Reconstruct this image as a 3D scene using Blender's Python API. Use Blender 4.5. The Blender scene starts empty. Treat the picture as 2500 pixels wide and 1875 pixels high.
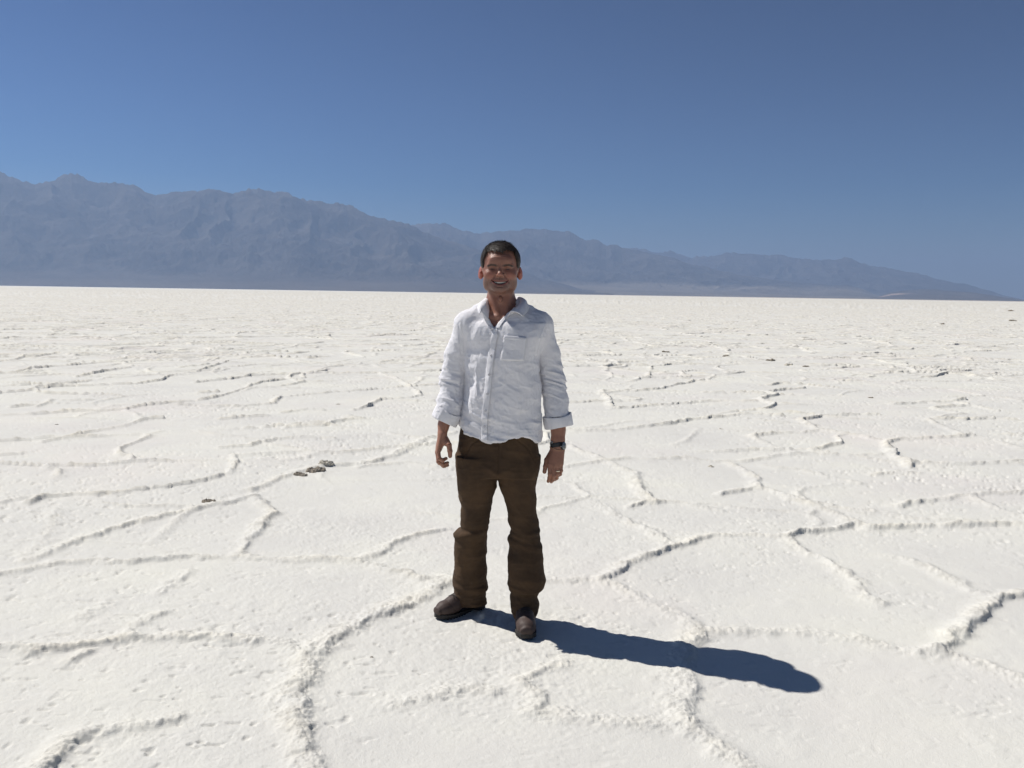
import bpy, math, random
import numpy as np

# ------------------------------------------------------------------ camera, sky, sun
S = bpy.context.scene
PITCH, ROLL, HC, F, PW, PH = math.radians(6.03), math.radians(0.87), 1.56, 2096.0, 2500.0, 1875.0
cam = bpy.data.cameras.new('camera'); cam_o = bpy.data.objects.new('camera', cam)
S.collection.objects.link(cam_o); S.camera = cam_o
cam.sensor_fit = 'HORIZONTAL'; cam.sensor_width = 36.0; cam.lens = 36.0 * F / PW
cam.clip_start = 0.05; cam.clip_end = 200000
from mathutils import Matrix, Vector
fv = np.array([0, math.cos(PITCH), -math.sin(PITCH)]); rv = np.array([1., 0, 0]); uv = np.cross(rv, fv)
RV = rv * math.cos(ROLL) + uv * math.sin(ROLL); UV = uv * math.cos(ROLL) - rv * math.sin(ROLL)
m = Matrix(((RV[0], UV[0], -fv[0], 0), (RV[1], UV[1], -fv[1], 0), (RV[2], UV[2], -fv[2], HC), (0, 0, 0, 1)))
cam_o.matrix_world = m

SUN_EL = math.radians(51.8); SUN_AZ = math.atan2(-1.29, 0.58)      # azimuth measured from +Y towards +X
sd = Vector((math.sin(SUN_AZ) * math.cos(SUN_EL), math.cos(SUN_AZ) * math.cos(SUN_EL), math.sin(SUN_EL)))
sun = bpy.data.lights.new('sun', 'SUN'); sun.energy = 5.0; sun.angle = math.radians(0.53); sun.color = (1.0, 0.965, 0.915)
sun_o = bpy.data.objects.new('sun', sun); S.collection.objects.link(sun_o)
sun_o.rotation_euler = sd.to_track_quat('Z', 'Y').to_euler(); sun_o.location = (0, 0, 50)

W = bpy.data.worlds.new('World'); S.world = W; W.use_nodes = True
nt = W.node_tree; nt.nodes.clear()
sky = nt.nodes.new('ShaderNodeTexSky'); sky.sky_type = 'NISHITA'; sky.sun_disc = False
sky.sun_elevation = SUN_EL; sky.sun_rotation = SUN_AZ
sky.altitude = 1500; sky.air_density = 1.0; sky.dust_density = 0.15; sky.ozone_density = 2.5
bg = nt.nodes.new('ShaderNodeBackground'); bg.inputs[1].default_value = 0.06
out = nt.nodes.new('ShaderNodeOutputWorld')
def _scale(src, k):
    v = nt.nodes.new('ShaderNodeVectorMath'); v.operation = 'SCALE'; v.inputs['Scale'].default_value = k
    nt.links.new(src, v.inputs[0]); return v.outputs[0]
gm = nt.nodes.new('ShaderNodeGamma'); gm.inputs[1].default_value = 1.9          # deeper, more saturated desert sky
nt.links.new(_scale(sky.outputs[0], .06), gm.inputs[0])
hs = nt.nodes.new('ShaderNodeHueSaturation'); hs.inputs['Saturation'].default_value = 1.30
nt.links.new(gm.outputs[0], hs.inputs['Color'])
nt.links.new(_scale(hs.outputs[0], 1.6 / .06), bg.inputs[0]); nt.links.new(bg.outputs[0], out.inputs[0])
S.view_settings.view_transform = 'Standard'; S.view_settings.look = 'None'
S.view_settings.exposure = 0.12; S.view_settings.gamma = 1.0; S.view_settings.use_curve_mapping = False
S.render.engine = 'CYCLES'
S.cycles.max_bounces = 8; S.cycles.diffuse_bounces = 4; S.cycles.glossy_bounces = 3
S.cycles.transmission_bounces = 4; S.cycles.volume_bounces = 1
S.cycles.sample_clamp_indirect = 8

# ------------------------------------------------------------------ helpers
def ray(px, py):
    return fv + RV * (px - PW / 2) / F + UV * (PH / 2 - py) / F
def ground(px, py, z=0.0):
    d = ray(px, py); t = (z - HC) / d[2]; return d[0] * t, d[1] * t

def link(o, parent=None):
    S.collection.objects.link(o)
    if parent is not None: o.parent = parent
    return o
def tag(o, label=None, cat=None, group=None, kind=None):
    if label: o['label'] = label
    if cat: o['category'] = cat
    if group: o['group'] = group
    if kind: o['kind'] = kind
    return o
def np_mesh(name, V, Q, mat, parent=None, smooth=True, tris=False):
    me = bpy.data.meshes.new(name)
    V = np.asarray(V, np.float32); Q = np.asarray(Q, np.int32); k = Q.shape[1]
    me.vertices.add(len(V)); me.vertices.foreach_set('co', V.ravel())
    me.loops.add(Q.size); me.loops.foreach_set('vertex_index', Q.ravel())
    me.polygons.add(len(Q)); me.polygons.foreach_set('loop_start', np.arange(0, Q.size, k, dtype=np.int32))
    me.polygons.foreach_set('loop_total', np.full(len(Q), k, np.int32))
    me.polygons.foreach_set('use_smooth', np.full(len(Q), smooth, bool))
    me.update(calc_edges=True); me.validate()
    if mat: me.materials.append(mat)
    o = bpy.data.objects.new(name, me)
    return link(o, parent)

def _hash(ix, iy, iz, seed):
    h = (ix.astype(np.uint32) * np.uint32(374761393) + iy.astype(np.uint32) * np.uint32(668265263)
         + iz.astype(np.uint32) * np.uint32(2147483647 - 1274126177) + np.uint32(seed * 974634777 % 4294967291))
    h = (h ^ (h >> np.uint32(13))) * np.uint32(1274126177)
    h = (h ^ (h >> np.uint32(16))) * np.uint32(2246822519)
    return ((h ^ (h >> np.uint32(15))) & np.uint32(0xFFFFFF)).astype(np.float32) / np.float32(0xFFFFFF)
def vnoise(x, y, z=None, seed=1):
    """value noise in -1..1"""
    x = np.asarray(x); y = np.asarray(y)
    fx = np.floor(x); fy = np.floor(y); tx = (x - fx).astype(np.float32); ty = (y - fy).astype(np.float32)
    ix = fx.astype(np.int64); iy = fy.astype(np.int64)
    sx = tx * tx * tx * (tx * (tx * 6 - 15) + 10); sy = ty * ty * ty * (ty * (ty * 6 - 15) + 10)
    if z is None:
        iz = np.zeros_like(ix)
        a = _hash(ix, iy, iz, seed); b = _hash(ix + 1, iy, iz, seed); c = _hash(ix, iy + 1, iz, seed); d = _hash(ix + 1, iy + 1, iz, seed)
        return ((a + (b - a) * sx) * (1 - sy) + (c + (d - c) * sx) * sy) * 2 - 1
    z = np.asarray(z); fz = np.floor(z); tz = (z - fz).astype(np.float32); iz = fz.astype(np.int64)
    sz = tz * tz * tz * (tz * (tz * 6 - 15) + 10)
    r = []
    for k in (0, 1):
        a = _hash(ix, iy, iz + k, seed); b = _hash(ix + 1, iy, iz + k, seed); c = _hash(ix, iy + 1, iz + k, seed); d = _hash(ix + 1, iy + 1, iz + k, seed)
        r.append((a + (b - a) * sx) * (1 - sy) + (c + (d - c) * sx) * sy)
    return (r[0] * (1 - sz) + r[1] * sz) * 2 - 1
def fbm(x, y, z=None, seed=1, octv=4, gain=0.5):
    s = 0; a = 1.0; n = 0
    for k in range(octv):
        q = 2.03 ** k
        s = s + a * vnoise(x * q + 13.7 * k, y * q - 7.1 * k, None if z is None else z * q + 3.3 * k, seed + k)
        n += a; a *= gain
    return s / n
def smooth(e0, e1, x):
    t = np.clip((x - e0) / (e1 - e0), 0, 1); return t * t * (3 - 2 * t)

class Mat:
    def __init__(s, name):
        s.m = bpy.data.materials.new(name); s.m.use_nodes = True; s.t = s.m.node_tree
        s.b = s.t.nodes['Principled BSDF']; s.out = s.t.nodes['Material Output']
    def n(s, kind, **kw):
        nd = s.t.nodes.new(kind)
        for k, v in kw.items():
            if k.startswith('i_'):
                k = k[2:]; k = int(k) if k.isdigit() else k.replace('_', ' ')
                if hasattr(v, 'is_linked'): s.t.links.new(v, nd.inputs[k])
                else: nd.inputs[k].default_value = v
            else: setattr(nd, k, v)
        return nd
    def l(s, a, b): s.t.links.new(a, b)
    def mixc(s, fac, a, b):
        nd = s.n('ShaderNodeMix', data_type='RGBA')
        for i, v in ((0, fac), (6, a), (7, b)):
            if hasattr(v, 'is_linked'): s.l(v, nd.inputs[i])
            elif i == 0: nd.inputs[0].default_value = v
            else: nd.inputs[i].default_value = (*v, 1)
        return nd.outputs[2]
    def noise(s, scale, detail=4, rough=0.55, co=None):
        nd = s.n('ShaderNodeTexNoise'); nd.inputs['Scale'].default_value = scale
        nd.inputs['Detail'].default_value = detail; nd.inputs['Roughness'].default_value = rough
        if co is not None: s.l(co, nd.inputs['Vector'])
        return nd.outputs[0]
    def ramp(s, fac, *st):
        nd = s.n('ShaderNodeValToRGB'); s.l(fac, nd.inputs[0]); e = nd.color_ramp.elements
        while len(e) < len(st): e.new(0.5)
        for el, (p, c) in zip(e, st): el.position = p; el.color = (*c, 1) if len(c) == 3 else c
        return nd.outputs[0]
    def bump(s, hgt, strength=0.3, dist=0.01):
        nd = s.n('ShaderNodeBump'); nd.inputs['Strength'].default_value = strength; nd.inputs['Distance'].default_value = dist
        s.l(hgt, nd.inputs['Height']); s.l(nd.outputs[0], s.b.inputs['Normal'])
    def co(s, which='Object'):
        return s.n('ShaderNodeTexCoord').outputs[which]

# ------------------------------------------------------------------ salt flat
Z = {1: (0, 400), 2: (1250, 500), 3: (0, 1000), 4: (1250, 1175)}     # origins of the crops the crust lines were read from
RIDGES = [  # (crop, height m, width m, points)
 (3,.062,.070,[(1360,1600),(1310,1500),(1285,1420),(1278,1300),(1292,1200),(1330,1130),(1352,1060),(1430,1000),(1540,940),(1650,893),(1780,850),(1860,805),(1900,765),(1960,740)]),
 (3,.045,.045,[(-60,1050),(0,1040),(130,1045),(250,1020),(430,1005),(560,985),(700,980),(860,985),(1000,990),(1130,995),(1260,1010),(1330,1050)]),
 (3,.034,.04,[(555,980),(590,930),(690,885)]),(3,.034,.035,[(680,800),(740,770),(800,725),(830,700)]),
 (3,.048,.045,[(-60,725),(0,715),(120,692),(250,663),(400,653),(560,655),(700,648),(830,640),(960,643),(1060,635),(1200,652),(1400,645),(1540,660),(1650,690),(1760,710),(1850,730),(1960,740)]),
 (3,.055,.045,[(1050,620),(1075,560),(1125,500),(1200,448),(1150,420),(1100,385)]),
 (3,.045,.055,[(1090,350),(1200,305),(1290,275),(1400,245),(1560,235),(1700,200),(1840,130),(1960,100)]),
 (3,.042,.04,[(1540,660),(1640,630),(1700,590),(1780,550),(1920,520)]),
 (3,.042,.045,[(110,660),(200,630),(300,580),(420,540),(560,495),(700,460),(850,430),(1000,395),(1100,370)]),
 (3,.055,.04,[(130,405),(180,375),(300,365),(480,360),(620,345),(780,320),(900,300),(1000,275),(1020,240),(1000,200)]),
 (3,.05,.05,[(950,165),(1080,155),(1180,130),(1300,120),(1450,125)]),(3,.03,.05,[(1000,200),(1150,190),(1300,180),(1450,180),(1600,170)]),
 (3,.06,.05,[(180,140),(300,115),(400,90),(540,70),(620,45),(700,38)]),
 (3,.055,.05,[(120,1600),(180,1540),(260,1475),(325,1425),(420,1390),(560,1360),(660,1370),(740,1345)]),
 (3,.03,.035,[(290,1075),(350,1045)]),(3,.022,.05,[(1720,1260),(1800,1240),(1900,1215),(2040,1200),(2110,1220)]),
 (3,.04,.045,[(-60,410),(0,405),(60,385),(130,380)]),(3,.05,.05,[(-60,205),(0,200),(90,190)]),
 (3,.02,.05,[(220,440),(240,520),(180,600),(110,650)]),(3,.03,.05,[(1560,245),(1750,225),(1860,245),(1960,250)]),
 (3,.05,.05,[(1700,190),(1780,150),(1870,120)]),(3,.040,.028,[(2034,885),(2052,905)]),(3,.018,.05,[(360,890),(400,870),(460,850)]),
 (4,.060,.042,[(375,435),(430,403),(520,350),(620,310),(700,280),(860,240),(940,240),(1040,235),(1120,240),(1200,245),(1260,225),(1380,205),(1470,185),(1560,205),(1700,200),(1850,190),(2100,185),(2260,200)]),
 (4,.034,.06,[(60,425),(140,430),(380,430),(470,470),(560,510),(700,550),(800,610),(840,650),(940,640),(1080,650),(1240,652),(1380,660),(1500,680),(1600,710),(1720,735),(1840,732),(1940,755),(2060,795),(2260,890)]),
 (4,.060,.05,[(1820,735),(1880,690),(1960,640),(2025,585),(2075,535),(2090,500),(2260,480)]),
 (4,.034,.05,[(1200,250),(1270,310),(1370,350),(1450,390),(1490,430),(1530,500),(1580,520)]),
 (4,.030,.055,[(2090,500),(1990,470),(1900,420),(1820,380),(1720,340),(1650,330)]),
 (2,.042,.06,[(240,1040),(370,1090),(520,1160),(545,1220),(570,1260),(600,1290)]),
 (4,.040,.04,[(500,115),(580,95),(680,92),(780,105),(890,130)]),
 (4,.034,.055,[(130,70),(350,80),(430,130),(500,185),(590,215),(660,270),(700,285)]),
 (4,.034,.06,[(1080,30),(1180,60),(1300,100),(1400,140),(1480,185)]),
 (4,.045,.065,[(840,650),(790,700),(750,790),(765,880),(775,960),(770,1030),(800,1070),(900,1140),(1000,1210),(1090,1260)]),
 (4,.028,.04,[(30,860),(110,820),(230,795)]),(4,.030,.055,[(100,1000),(240,1015),(400,1045),(560,1055),(700,1060),(790,1050)]),
 (4,.026,.05,[(30,860),(60,900),(100,940),(110,1000)]),
 (4,.045,.05,[(1680,110),(1760,85),(1880,75),(1960,60),(2100,55),(2260,45)]),(4,.03,.06,[(1960,60),(2060,100),(2160,140),(2260,165)]),
 (2,.05,.05,[(1030,1000),(1120,990),(1260,985),(1350,975),(1450,990),(1600,1020)]),(2,.03,.06,[(1030,1000),(1130,1045),(1230,1070)]),
 (2,.045,.05,[(230,1130),(390,1110),(500,1100),(640,1100),(740,1095),(870,1110),(1000,1110),(1110,1085),(1240,1075),(1350,1080),(1470,1085),(1600,1080)]),
 (2,.06,.05,[(1650,1090),(1630,1050),(1605,1030),(1680,1015),(1780,1010),(1930,1000),(1980,995)]),(2,.05,.05,[(1640,1080),(1700,1110),(1720,1135)]),
 (2,.03,.06,[(1980,995),(2100,1010),(2260,1030)]),(2,.03,.06,[(1780,920),(1850,950),(1940,990)]),(2,.06,.05,[(1800,925),(1950,928),(2100,925),(2260,940)]),
 (2,.06,.05,[(1240,930),(1350,910),(1450,908),(1580,905)]),(2,.04,.06,[(1240,930),(1300,960),(1360,980)]),
 (2,.045,.05,[(1720,1115),(1850,1118),(1960,1120),(2080,1115),(2260,1100)]),(2,.05,.05,[(960,1120),(1010,1150),(1055,1180),(1065,1210),(1080,1230)]),
 (2,.05,.04,[(900,1255),(980,1240),(1060,1225)]),(2,.055,.07,[(260,980),(440,975),(560,960),(690,945),(780,925),(900,915),(980,905),(1150,910)]),
 (2,.03,.06,[(1110,1130),(1250,1150),(1400,1180),(1480,1200)]),(2,.03,.05,[(1560,1165),(1660,1155),(1750,1160)]),
 (2,.05,.06,[(430,870),(410,830),(390,805),(520,805),(640,795),(720,775),(820,755)]),(2,.05,.06,[(590,740),(600,700),(680,690),(790,690)]),
 (2,.06,.06,[(820,812),(950,812),(1060,808),(1190,798),(1260,793)]),(2,.06,.06,[(1640,860),(1780,855),(1900,850),(1950,840)]),(2,.04,.06,[(1910,850),(2000,870),(2100,890)]),
 (2,.05,.05,[(420,880),(520,875),(650,865),(780,855),(930,845)]),(2,.03,.05,[(1230,1280),(1390,1300)]),
 (1,.06,.05,[(-60,1087),(0,1085),(150,1083),(300,1070),(420,1070),(530,1062),(600,1045),(740,1030),(860,1020),(940,1005),(1020,985),(1090,955),(1160,940),(1310,925),(1310,910)]),
 (1,.03,.05,[(530,1062),(600,1080),(620,1110)]),(1,.055,.05,[(750,1040),(900,1045),(1060,1045),(1180,1035),(1200,1010),(1290,1000),(1430,988),(1600,975),(1740,962),(1900,955)]),
 (1,.06,.05,[(950,1105),(1080,1092),(1160,1088)]),(1,.06,.05,[(1220,1075),(1270,1068),(1330,1060),(1400,1065)]),
 (1,.055,.05,[(1530,1065),(1600,1045),(1640,1020),(1780,1010),(1820,1000),(1780,970),(1720,930),(1640,905)]),
 (1,.06,.05,[(110,978),(230,965),(400,958),(580,950),(690,935),(730,915),(850,900),(900,880),(980,855)]),(1,.06,.05,[(-40,962),(0,960),(120,955)]),
 (1,.06,.06,[(80,900),(130,885),(250,875),(400,862),(600,850)]),(1,.06,.06,[(330,920),(430,900),(560,880)]),
 (1,.07,.07,[(-50,836),(0,835),(150,835),(250,820),(330,830),(480,825),(690,815)]),(1,.06,.05,[(860,990),(940,985)]),
 (1,.06,.06,[(840,945),(1000,930),(1080,915),(1160,912),(1330,905),(1640,905),(1800,898),(1900,895)]),
 (1,.055,.05,[(1240,1140),(1400,1130),(1460,1110),(1560,1100)]),(1,.05,.05,[(55,1050),(140,1045)]),(1,.05,.05,[(160,1050),(220,1020)]),
 (1,.05,.05,[(270,1023),(400,1022)]),(1,.06,.06,[(780,880),(900,865)]),(1,.06,.06,[(1640,860),(1700,850),(1880,848)]),
]
def voronoi_edge(x, y, size, seed):
    gx = x / size; gy = y / size; ix = np.floor(gx); iy = np.floor(gy)
    d1 = np.full(x.shape, 9.0, np.float32); p1x = np.zeros_like(d1); p1y = np.zeros_like(d1)
    cand = []
    for a in (-1, 0, 1):
        for b in (-1, 0, 1):
            cx = ix + a; cy = iy + b; k = np.zeros(x.shape, np.int64)
            px = cx + .5 + .42 * (2 * _hash(cx.astype(np.int64), cy.astype(np.int64), k, seed) - 1) - gx
            py = cy + .5 + .42 * (2 * _hash(cx.astype(np.int64), cy.astype(np.int64), k + 1, seed) - 1) - gy
            px = px.astype(np.float32); py = py.astype(np.float32)
            d = px * px + py * py; cand.append((px, py)); mm = d < d1
            d1[mm] = d[mm]; p1x[mm] = px[mm]; p1y[mm] = py[mm]
    e = np.full(x.shape, 9.0, np.float32)
    for px, py in cand:
        dx = px - p1x; dy = py - p1y; l = np.sqrt(dx * dx + dy * dy)
        v = np.where(l > 1e-4, ((px + p1x) * dx + (py + p1y) * dy) * .5 / np.maximum(l, 1e-4), 9.0)
        e = np.minimum(e, v)
    return e * size
def salt_height(x, y):
    """height of the salt crust and a 0..1 crust mask"""
    x = np.asarray(x, np.float64); y = np.asarray(y, np.float64); shp = x.shape; x = x.ravel(); y = y.ravel()
    r = np.hypot(x, y)
    near = 1 - smooth(40, 90, r)
    wx = x + near * (.045 * fbm(x * 2.2, y * 2.2, seed=5, octv=3) + .02 * vnoise(x * 14, y * 14, seed=8))
    wy = y + near * (.045 * fbm(x * 2.2, y * 2.2, seed=6, octv=3) + .02 * vnoise(x * 14, y * 14, seed=9))
    h = np.zeros(len(x)); 
    idx = np.where((r < 34) & (np.abs(np.arctan2(x, y)) < .9))[0]
    if len(idx):
        X = wx[idx]; Y = wy[idx]; o = np.argsort(Y, kind='stable'); X = X[o]; Y = Y[o]; hh = np.zeros(len(o))
        for crop, H, w, pts in RIDGES:
            ox, oy = Z[crop]
            P = [ground(ox + a * .5651, oy + b * .5651) for a, b in pts]; rm = math.hypot(*P[len(P) // 2]); H = H * min(.53 + .035 * max(rm - 5, 0), .92); w = w * (.92 - .22 * min(max(rm - 6, 0) / 8, 1))
            hp = np.zeros(len(o)); L = 0
            for (ax, ay), (bx, by) in zip(P[:-1], P[1:]):
                R = w * 3.2; i0 = np.searchsorted(Y, min(ay, by) - R); i1 = np.searchsorted(Y, max(ay, by) + R)
                xs = X[i0:i1]; ss = np.where((xs > min(ax, bx) - R) & (xs < max(ax, bx) + R))[0] + i0
                sl = math.hypot(bx - ax, by - ay)
                if len(ss):
                    ux, uy = (bx - ax) / sl, (by - ay) / sl; qx = X[ss] - ax; qy = Y[ss] - ay
                    t = np.clip(qx * ux + qy * uy, 0, sl); dx = qx - t * ux; dy = qy - t * uy
                    d = np.hypot(dx, dy)
                    # the side away from the sun breaks off steeper
                    s = (dx * -sd.x + dy * -sd.y) / np.maximum(d, 1e-6)
                    ww = w * (1.15 - .5 * s)
                    hgt = H * np.exp(-(d / ww) ** 2.0 * 1.3)
                    hp[ss] = np.maximum(hp[ss], hgt)
                L += sl
            hh = np.maximum(hh, hp) + .25 * np.minimum(hh, hp)
        mod = .72 + .55 * fbm(X * 3.1, Y * 3.1, seed=21, octv=3)
        hh *= np.clip(mod, .25, 1.3)
        h[idx[o]] = hh
    # further out the polygons go on as far as the eye can see
    far = smooth(13, 21, r + 2 * vnoise(x * .4, y * .4, seed=3))
    k = np.where((far > 0) & (r < 900))[0]
    if len(k):
        X = x[k] + .5 * fbm(x[k] * .7, y[k] * .7, seed=31, octv=3); Y = y[k] + .5 * fbm(x[k] * .7, y[k] * .7, seed=32, octv=3)
        e = voronoi_edge(X, Y, 2.2, 77); e2 = voronoi_edge(X * .8 + 4, Y * 1.25, 1.25, 99); e3 = voronoi_edge(X * .6 - 40, Y * 1.5, .9, 55)
        rk = r[k]; w = .030 + .00060 * rk
        amp = .044 + .00032 * np.minimum(rk, 300)
        v = amp * np.exp(-(e / w) ** 2) * np.clip(.65 + .7 * vnoise(X * .9, Y * .9, seed=41), .0, 1.2)
        v = np.maximum(v, .9 * amp * np.exp(-(e2 / w) ** 2) * np.clip(.5 + .9 * vnoise(X * .5, Y * .8, seed=42), 0, 1))
        v = np.maximum(v, .75 * amp * np.exp(-(e3 / w) ** 2) * np.clip(.25 + 1.0 * vnoise(X * .4, Y * .8, seed=43), 0, 1))
        v *= np.clip(.92 + .3 * vnoise(X * 2.2, Y * 2.2, seed=44), .4, 1.2)
        h[k] = np.maximum(h[k], v * far[k])
    # fainter secondary seams inside the nearer plates
    k = np.where((r > 4.5) & (r < 22))[0]
    if len(k):
        X = x[k] + .25 * fbm(x[k] * 1.2, y[k] * 1.2, seed=33, octv=3); Y = y[k] + .25 * fbm(x[k] * 1.2, y[k] * 1.2, seed=34, octv=3)
        e = voronoi_edge(X * .8, Y * 1.2, 1.5, 123)
        v = (.010 + .0024 * r[k]) * np.exp(-(e / .035) ** 2) * np.clip(.30 + 1.1 * vnoise(X * .8, Y * .8, seed=45), 0, 1) * smooth(4.5, 8, r[k])
        h[k] = np.maximum(h[k], v)
    global RIDGE_H
    RIDGE_H = h.reshape(shp).copy()
    crust = np.clip(h / .035, 0, 1)
    # rough crystal surface: broad swells, then lumps and grains that are strongest on the crust
    n = near
    patch = np.clip(.55 + .9 * fbm(x * .8, y * .8, seed=62, octv=3), .15, 1.2)
    h = h + .008 * fbm(x * .9, y * .9, seed=50, octv=3) * n
    h = h + n * .006 * np.maximum(fbm(x * 7, y * 7, seed=52, octv=3), 0) * (.6 + 1.2 * crust)
    g1 = 1 - smooth(9, 24, r); g2 = 1 - smooth(5, 11, r)
    rub = np.clip(h / .010, 0, 1)
    h = h + g1 * (.0075 * crust + .0045 * rub) * fbm(x * 21, y * 21, seed=54, octv=4, gain=.78) 
    h = h + g1 * .0016 * patch * vnoise(x * 21, y * 21, seed=57)
    h = h + g2 * (.0021 * (.5 * patch + 1.3 * rub)) * vnoise(x * 55, y * 55, seed=55) + g2 * .0014 * (.7 * patch + crust) * vnoise(x * 120, y * 120, seed=56)
    # scattered small pits and flakes
    pit = np.clip(vnoise(x * 14, y * 21, seed=63) * .5 + vnoise(x * 34, y * 52, seed=64) * .6 - .36, 0, 1) * patch
    h = h - (1 - smooth(16, 32, r)) * (.021 + .012 * smooth(4, 8, r)) * pit
    h = h * (1 - .5 * np.exp(-(((x - .1) / .25) ** 2 + ((y - 3.76) / .10) ** 2)))
    return h.reshape(shp), crust.reshape(shp)

def build_salt():
    rr = [0.35]
    while rr[-1] < 60000:
        r = rr[-1]; st = r * r / (HC * 860.0) * .85
        if 7 < r < 45: st = min(st, .055 + .0012 * (r - 7))
        elif 45 <= r < 140: st = min(st, .10 + .004 * (r - 45))
        st = max(st, .0042); st = min(st, r * .12); rr.append(r + st)
    rr = np.array(rr)
    A = math.radians(40); dense = np.linspace(-A, A, 1300)
    rest = np.linspace(A, 2 * math.pi - A, 72)[1:-1]
    th = np.concatenate([dense, rest]); n = len(th)
    x = np.outer(rr, np.sin(th)); y = np.outer(rr, np.cos(th))
    h, c = salt_height(x, y)
    fade = np.ones(n); fade[1300:] = 0; h = h * fade[None, :]; c = c * fade[None, :]
    # the crests lean over on the side away from the sun and leave a broken lip there
    lean = RIDGE_H * fade[None, :] * (.45 + .30 * smooth(5, 14, rr))[:, None] * (.8 + .5 * vnoise(x * 3, y * 3, seed=70))
    x = x + lean * .80; y = y - lean * .75
    V = np.stack([x, y, h], -1).reshape(-1, 3); V = np.vstack([V, [[0, 0, 0]]])
    i = np.arange(len(rr) - 1)[:, None] * n; j = np.arange(n)[None, :]; j2 = (j + 1) % n
    Q = np.stack([i + j, i + n + j, i + n + j2, i + j2], -1).reshape(-1, 4)[:, ::-1]
    o = np_mesh('salt_flat', V, Q, salt_mat())
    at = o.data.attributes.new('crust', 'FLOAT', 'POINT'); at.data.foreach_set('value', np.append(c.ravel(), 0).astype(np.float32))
    tag(o, 'white cracked salt flat reaching to the mountains', kind='structure')
    print('salt verts', len(V))
    return o
def salt_mat():
    M = Mat('salt'); co = M.n('ShaderNodeNewGeometry').outputs['Position']
    at = M.n('ShaderNodeAttribute', attribute_name='crust').outputs['Fac']
    base = M.ramp(M.noise(.8, 5, .6, co), (.3, (.615, .600, .560)), (.5, (.665, .650, .598)), (.72, (.71, .695, .62)))
    pink = M.ramp(M.noise(.33, 3, .6, co), (.52, (0, 0, 0)), (.72, (1, 1, 1)))
    base = M.mixc(M.n('ShaderNodeMath', operation='MULTIPLY', i_0=pink, i_1=.35).outputs[0], base, (.69, .62, .59))
    cr = M.n('ShaderNodeMath', operation='MULTIPLY', i_0=at, i_1=M.ramp(M.noise(2.3, 4, .65, co), (.4, (0, 0, 0)), (.62, (1, 1, 1)))).outputs[0]
    base = M.mixc(M.n('ShaderNodeMath', operation='MULTIPLY', i_0=cr, i_1=.5).outputs[0], base, (.74, .68, .54))
    # far out the salt thins to tan mud flat, first at the right
    sx = M.n('ShaderNodeSeparateXYZ', i_0=co); far_ = M.n('ShaderNodeMath', operation='MULTIPLY_ADD', i_0=sx.outputs[0], i_1=1.6, i_2=sx.outputs[1]).outputs[0]
    far_ = M.n('ShaderNodeMath', operation='MULTIPLY_ADD', i_0=M.noise(.0016, 4, .6, co), i_1=3000., i_2=far_).outputs[0]
    base = M.mixc(M.n('ShaderNodeMapRange', i_0=far_, i_1=3300., i_2=7500., i_3=0., i_4=.75).outputs[0], base, (.36, .30, .245))
    # scattered grey grit in the crust, then ridge shade painted in grey
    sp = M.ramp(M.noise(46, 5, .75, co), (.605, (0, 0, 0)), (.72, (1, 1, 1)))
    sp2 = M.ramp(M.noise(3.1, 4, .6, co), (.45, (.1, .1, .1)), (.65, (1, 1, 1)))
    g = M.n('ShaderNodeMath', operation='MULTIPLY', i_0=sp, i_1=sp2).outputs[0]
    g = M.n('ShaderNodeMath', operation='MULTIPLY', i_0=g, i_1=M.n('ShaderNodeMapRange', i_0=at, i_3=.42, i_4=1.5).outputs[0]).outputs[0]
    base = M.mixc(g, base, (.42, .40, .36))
    g2 = M.n('ShaderNodeMath', operation='MULTIPLY', i_0=at, i_1=M.ramp(M.noise(7, 6, .72, co), (.46, (0, 0, 0)), (.62, (.62, .62, .62)))).outputs[0]  # broken grey over the ridges, shading put into the colour
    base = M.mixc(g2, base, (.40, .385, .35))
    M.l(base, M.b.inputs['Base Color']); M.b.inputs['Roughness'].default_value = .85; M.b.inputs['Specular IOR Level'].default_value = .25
    hh = M.n('ShaderNodeMath', operation='ADD', i_0=M.noise(60, 6, .7, co), i_1=M.noise(190, 3, .6, co)).outputs[0]
    M.bump(hh, .38, .006)
    return M.m

# ------------------------------------------------------------------ mountains
def z1(a, b): return a * .5651, 400 + b * .5651
def z2(a, b): return 1250 + a * .5651, 500 + b * .5651
SKY_A = [(-900,330),(-500,350),(-250,390),(-100,405)] + [z1(*p) for p in [(0,42),(60,62),(150,82),(200,75),(260,60),(310,54),(370,68),(440,78),(530,90),(600,105),(670,127),(760,119),(850,112),(890,107),(950,112),(1000,124),(1040,116),(1085,111),(1160,122),(1260,130),(1310,150),(1370,172),(1430,185),(1480,187),(1520,195),(1570,210),(1630,235),(1690,250),(1740,262),(1770,272),(1830,300),(1900,325),(1980,345),(2060,375),(2120,400),(2212,440)]] + [(1320,680),(1420,706),(1500,716)]
SKY_B = [(850,640)] + [z1(*p) for p in [(1650,330),(1720,295),(1780,267),(1840,257),(1900,262),(1960,275),(2020,290),(2080,303),(2120,292),(2150,284),(2180,287)]] + [z2(*p) for p in [(0,112),(70,112),(150,105),(200,115),(250,125),(310,155),(370,158),(410,178),(440,172),(480,187),(540,196),(620,212),(700,232),(800,262),(900,290),(1000,305),(1100,320),(1200,333),(1300,341),(1380,346),(1450,347),(1510,362),(1560,385),(1620,405)]]
SKY_C = [(1400,640)] + [z2(*p) for p in [(420,215),(480,192),(540,188),(600,200),(640,204),(680,200),(720,215),(780,228),(850,222),(920,212),(1000,210),(1080,213),(1160,213),(1220,228),(1300,238),(1380,236),(1450,234),(1520,255),(1600,270),(1680,282),(1760,297),(1850,325),(1940,342),(2000,355),(2060,370),(2120,390),(2200,408),(2300,424)]]
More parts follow.
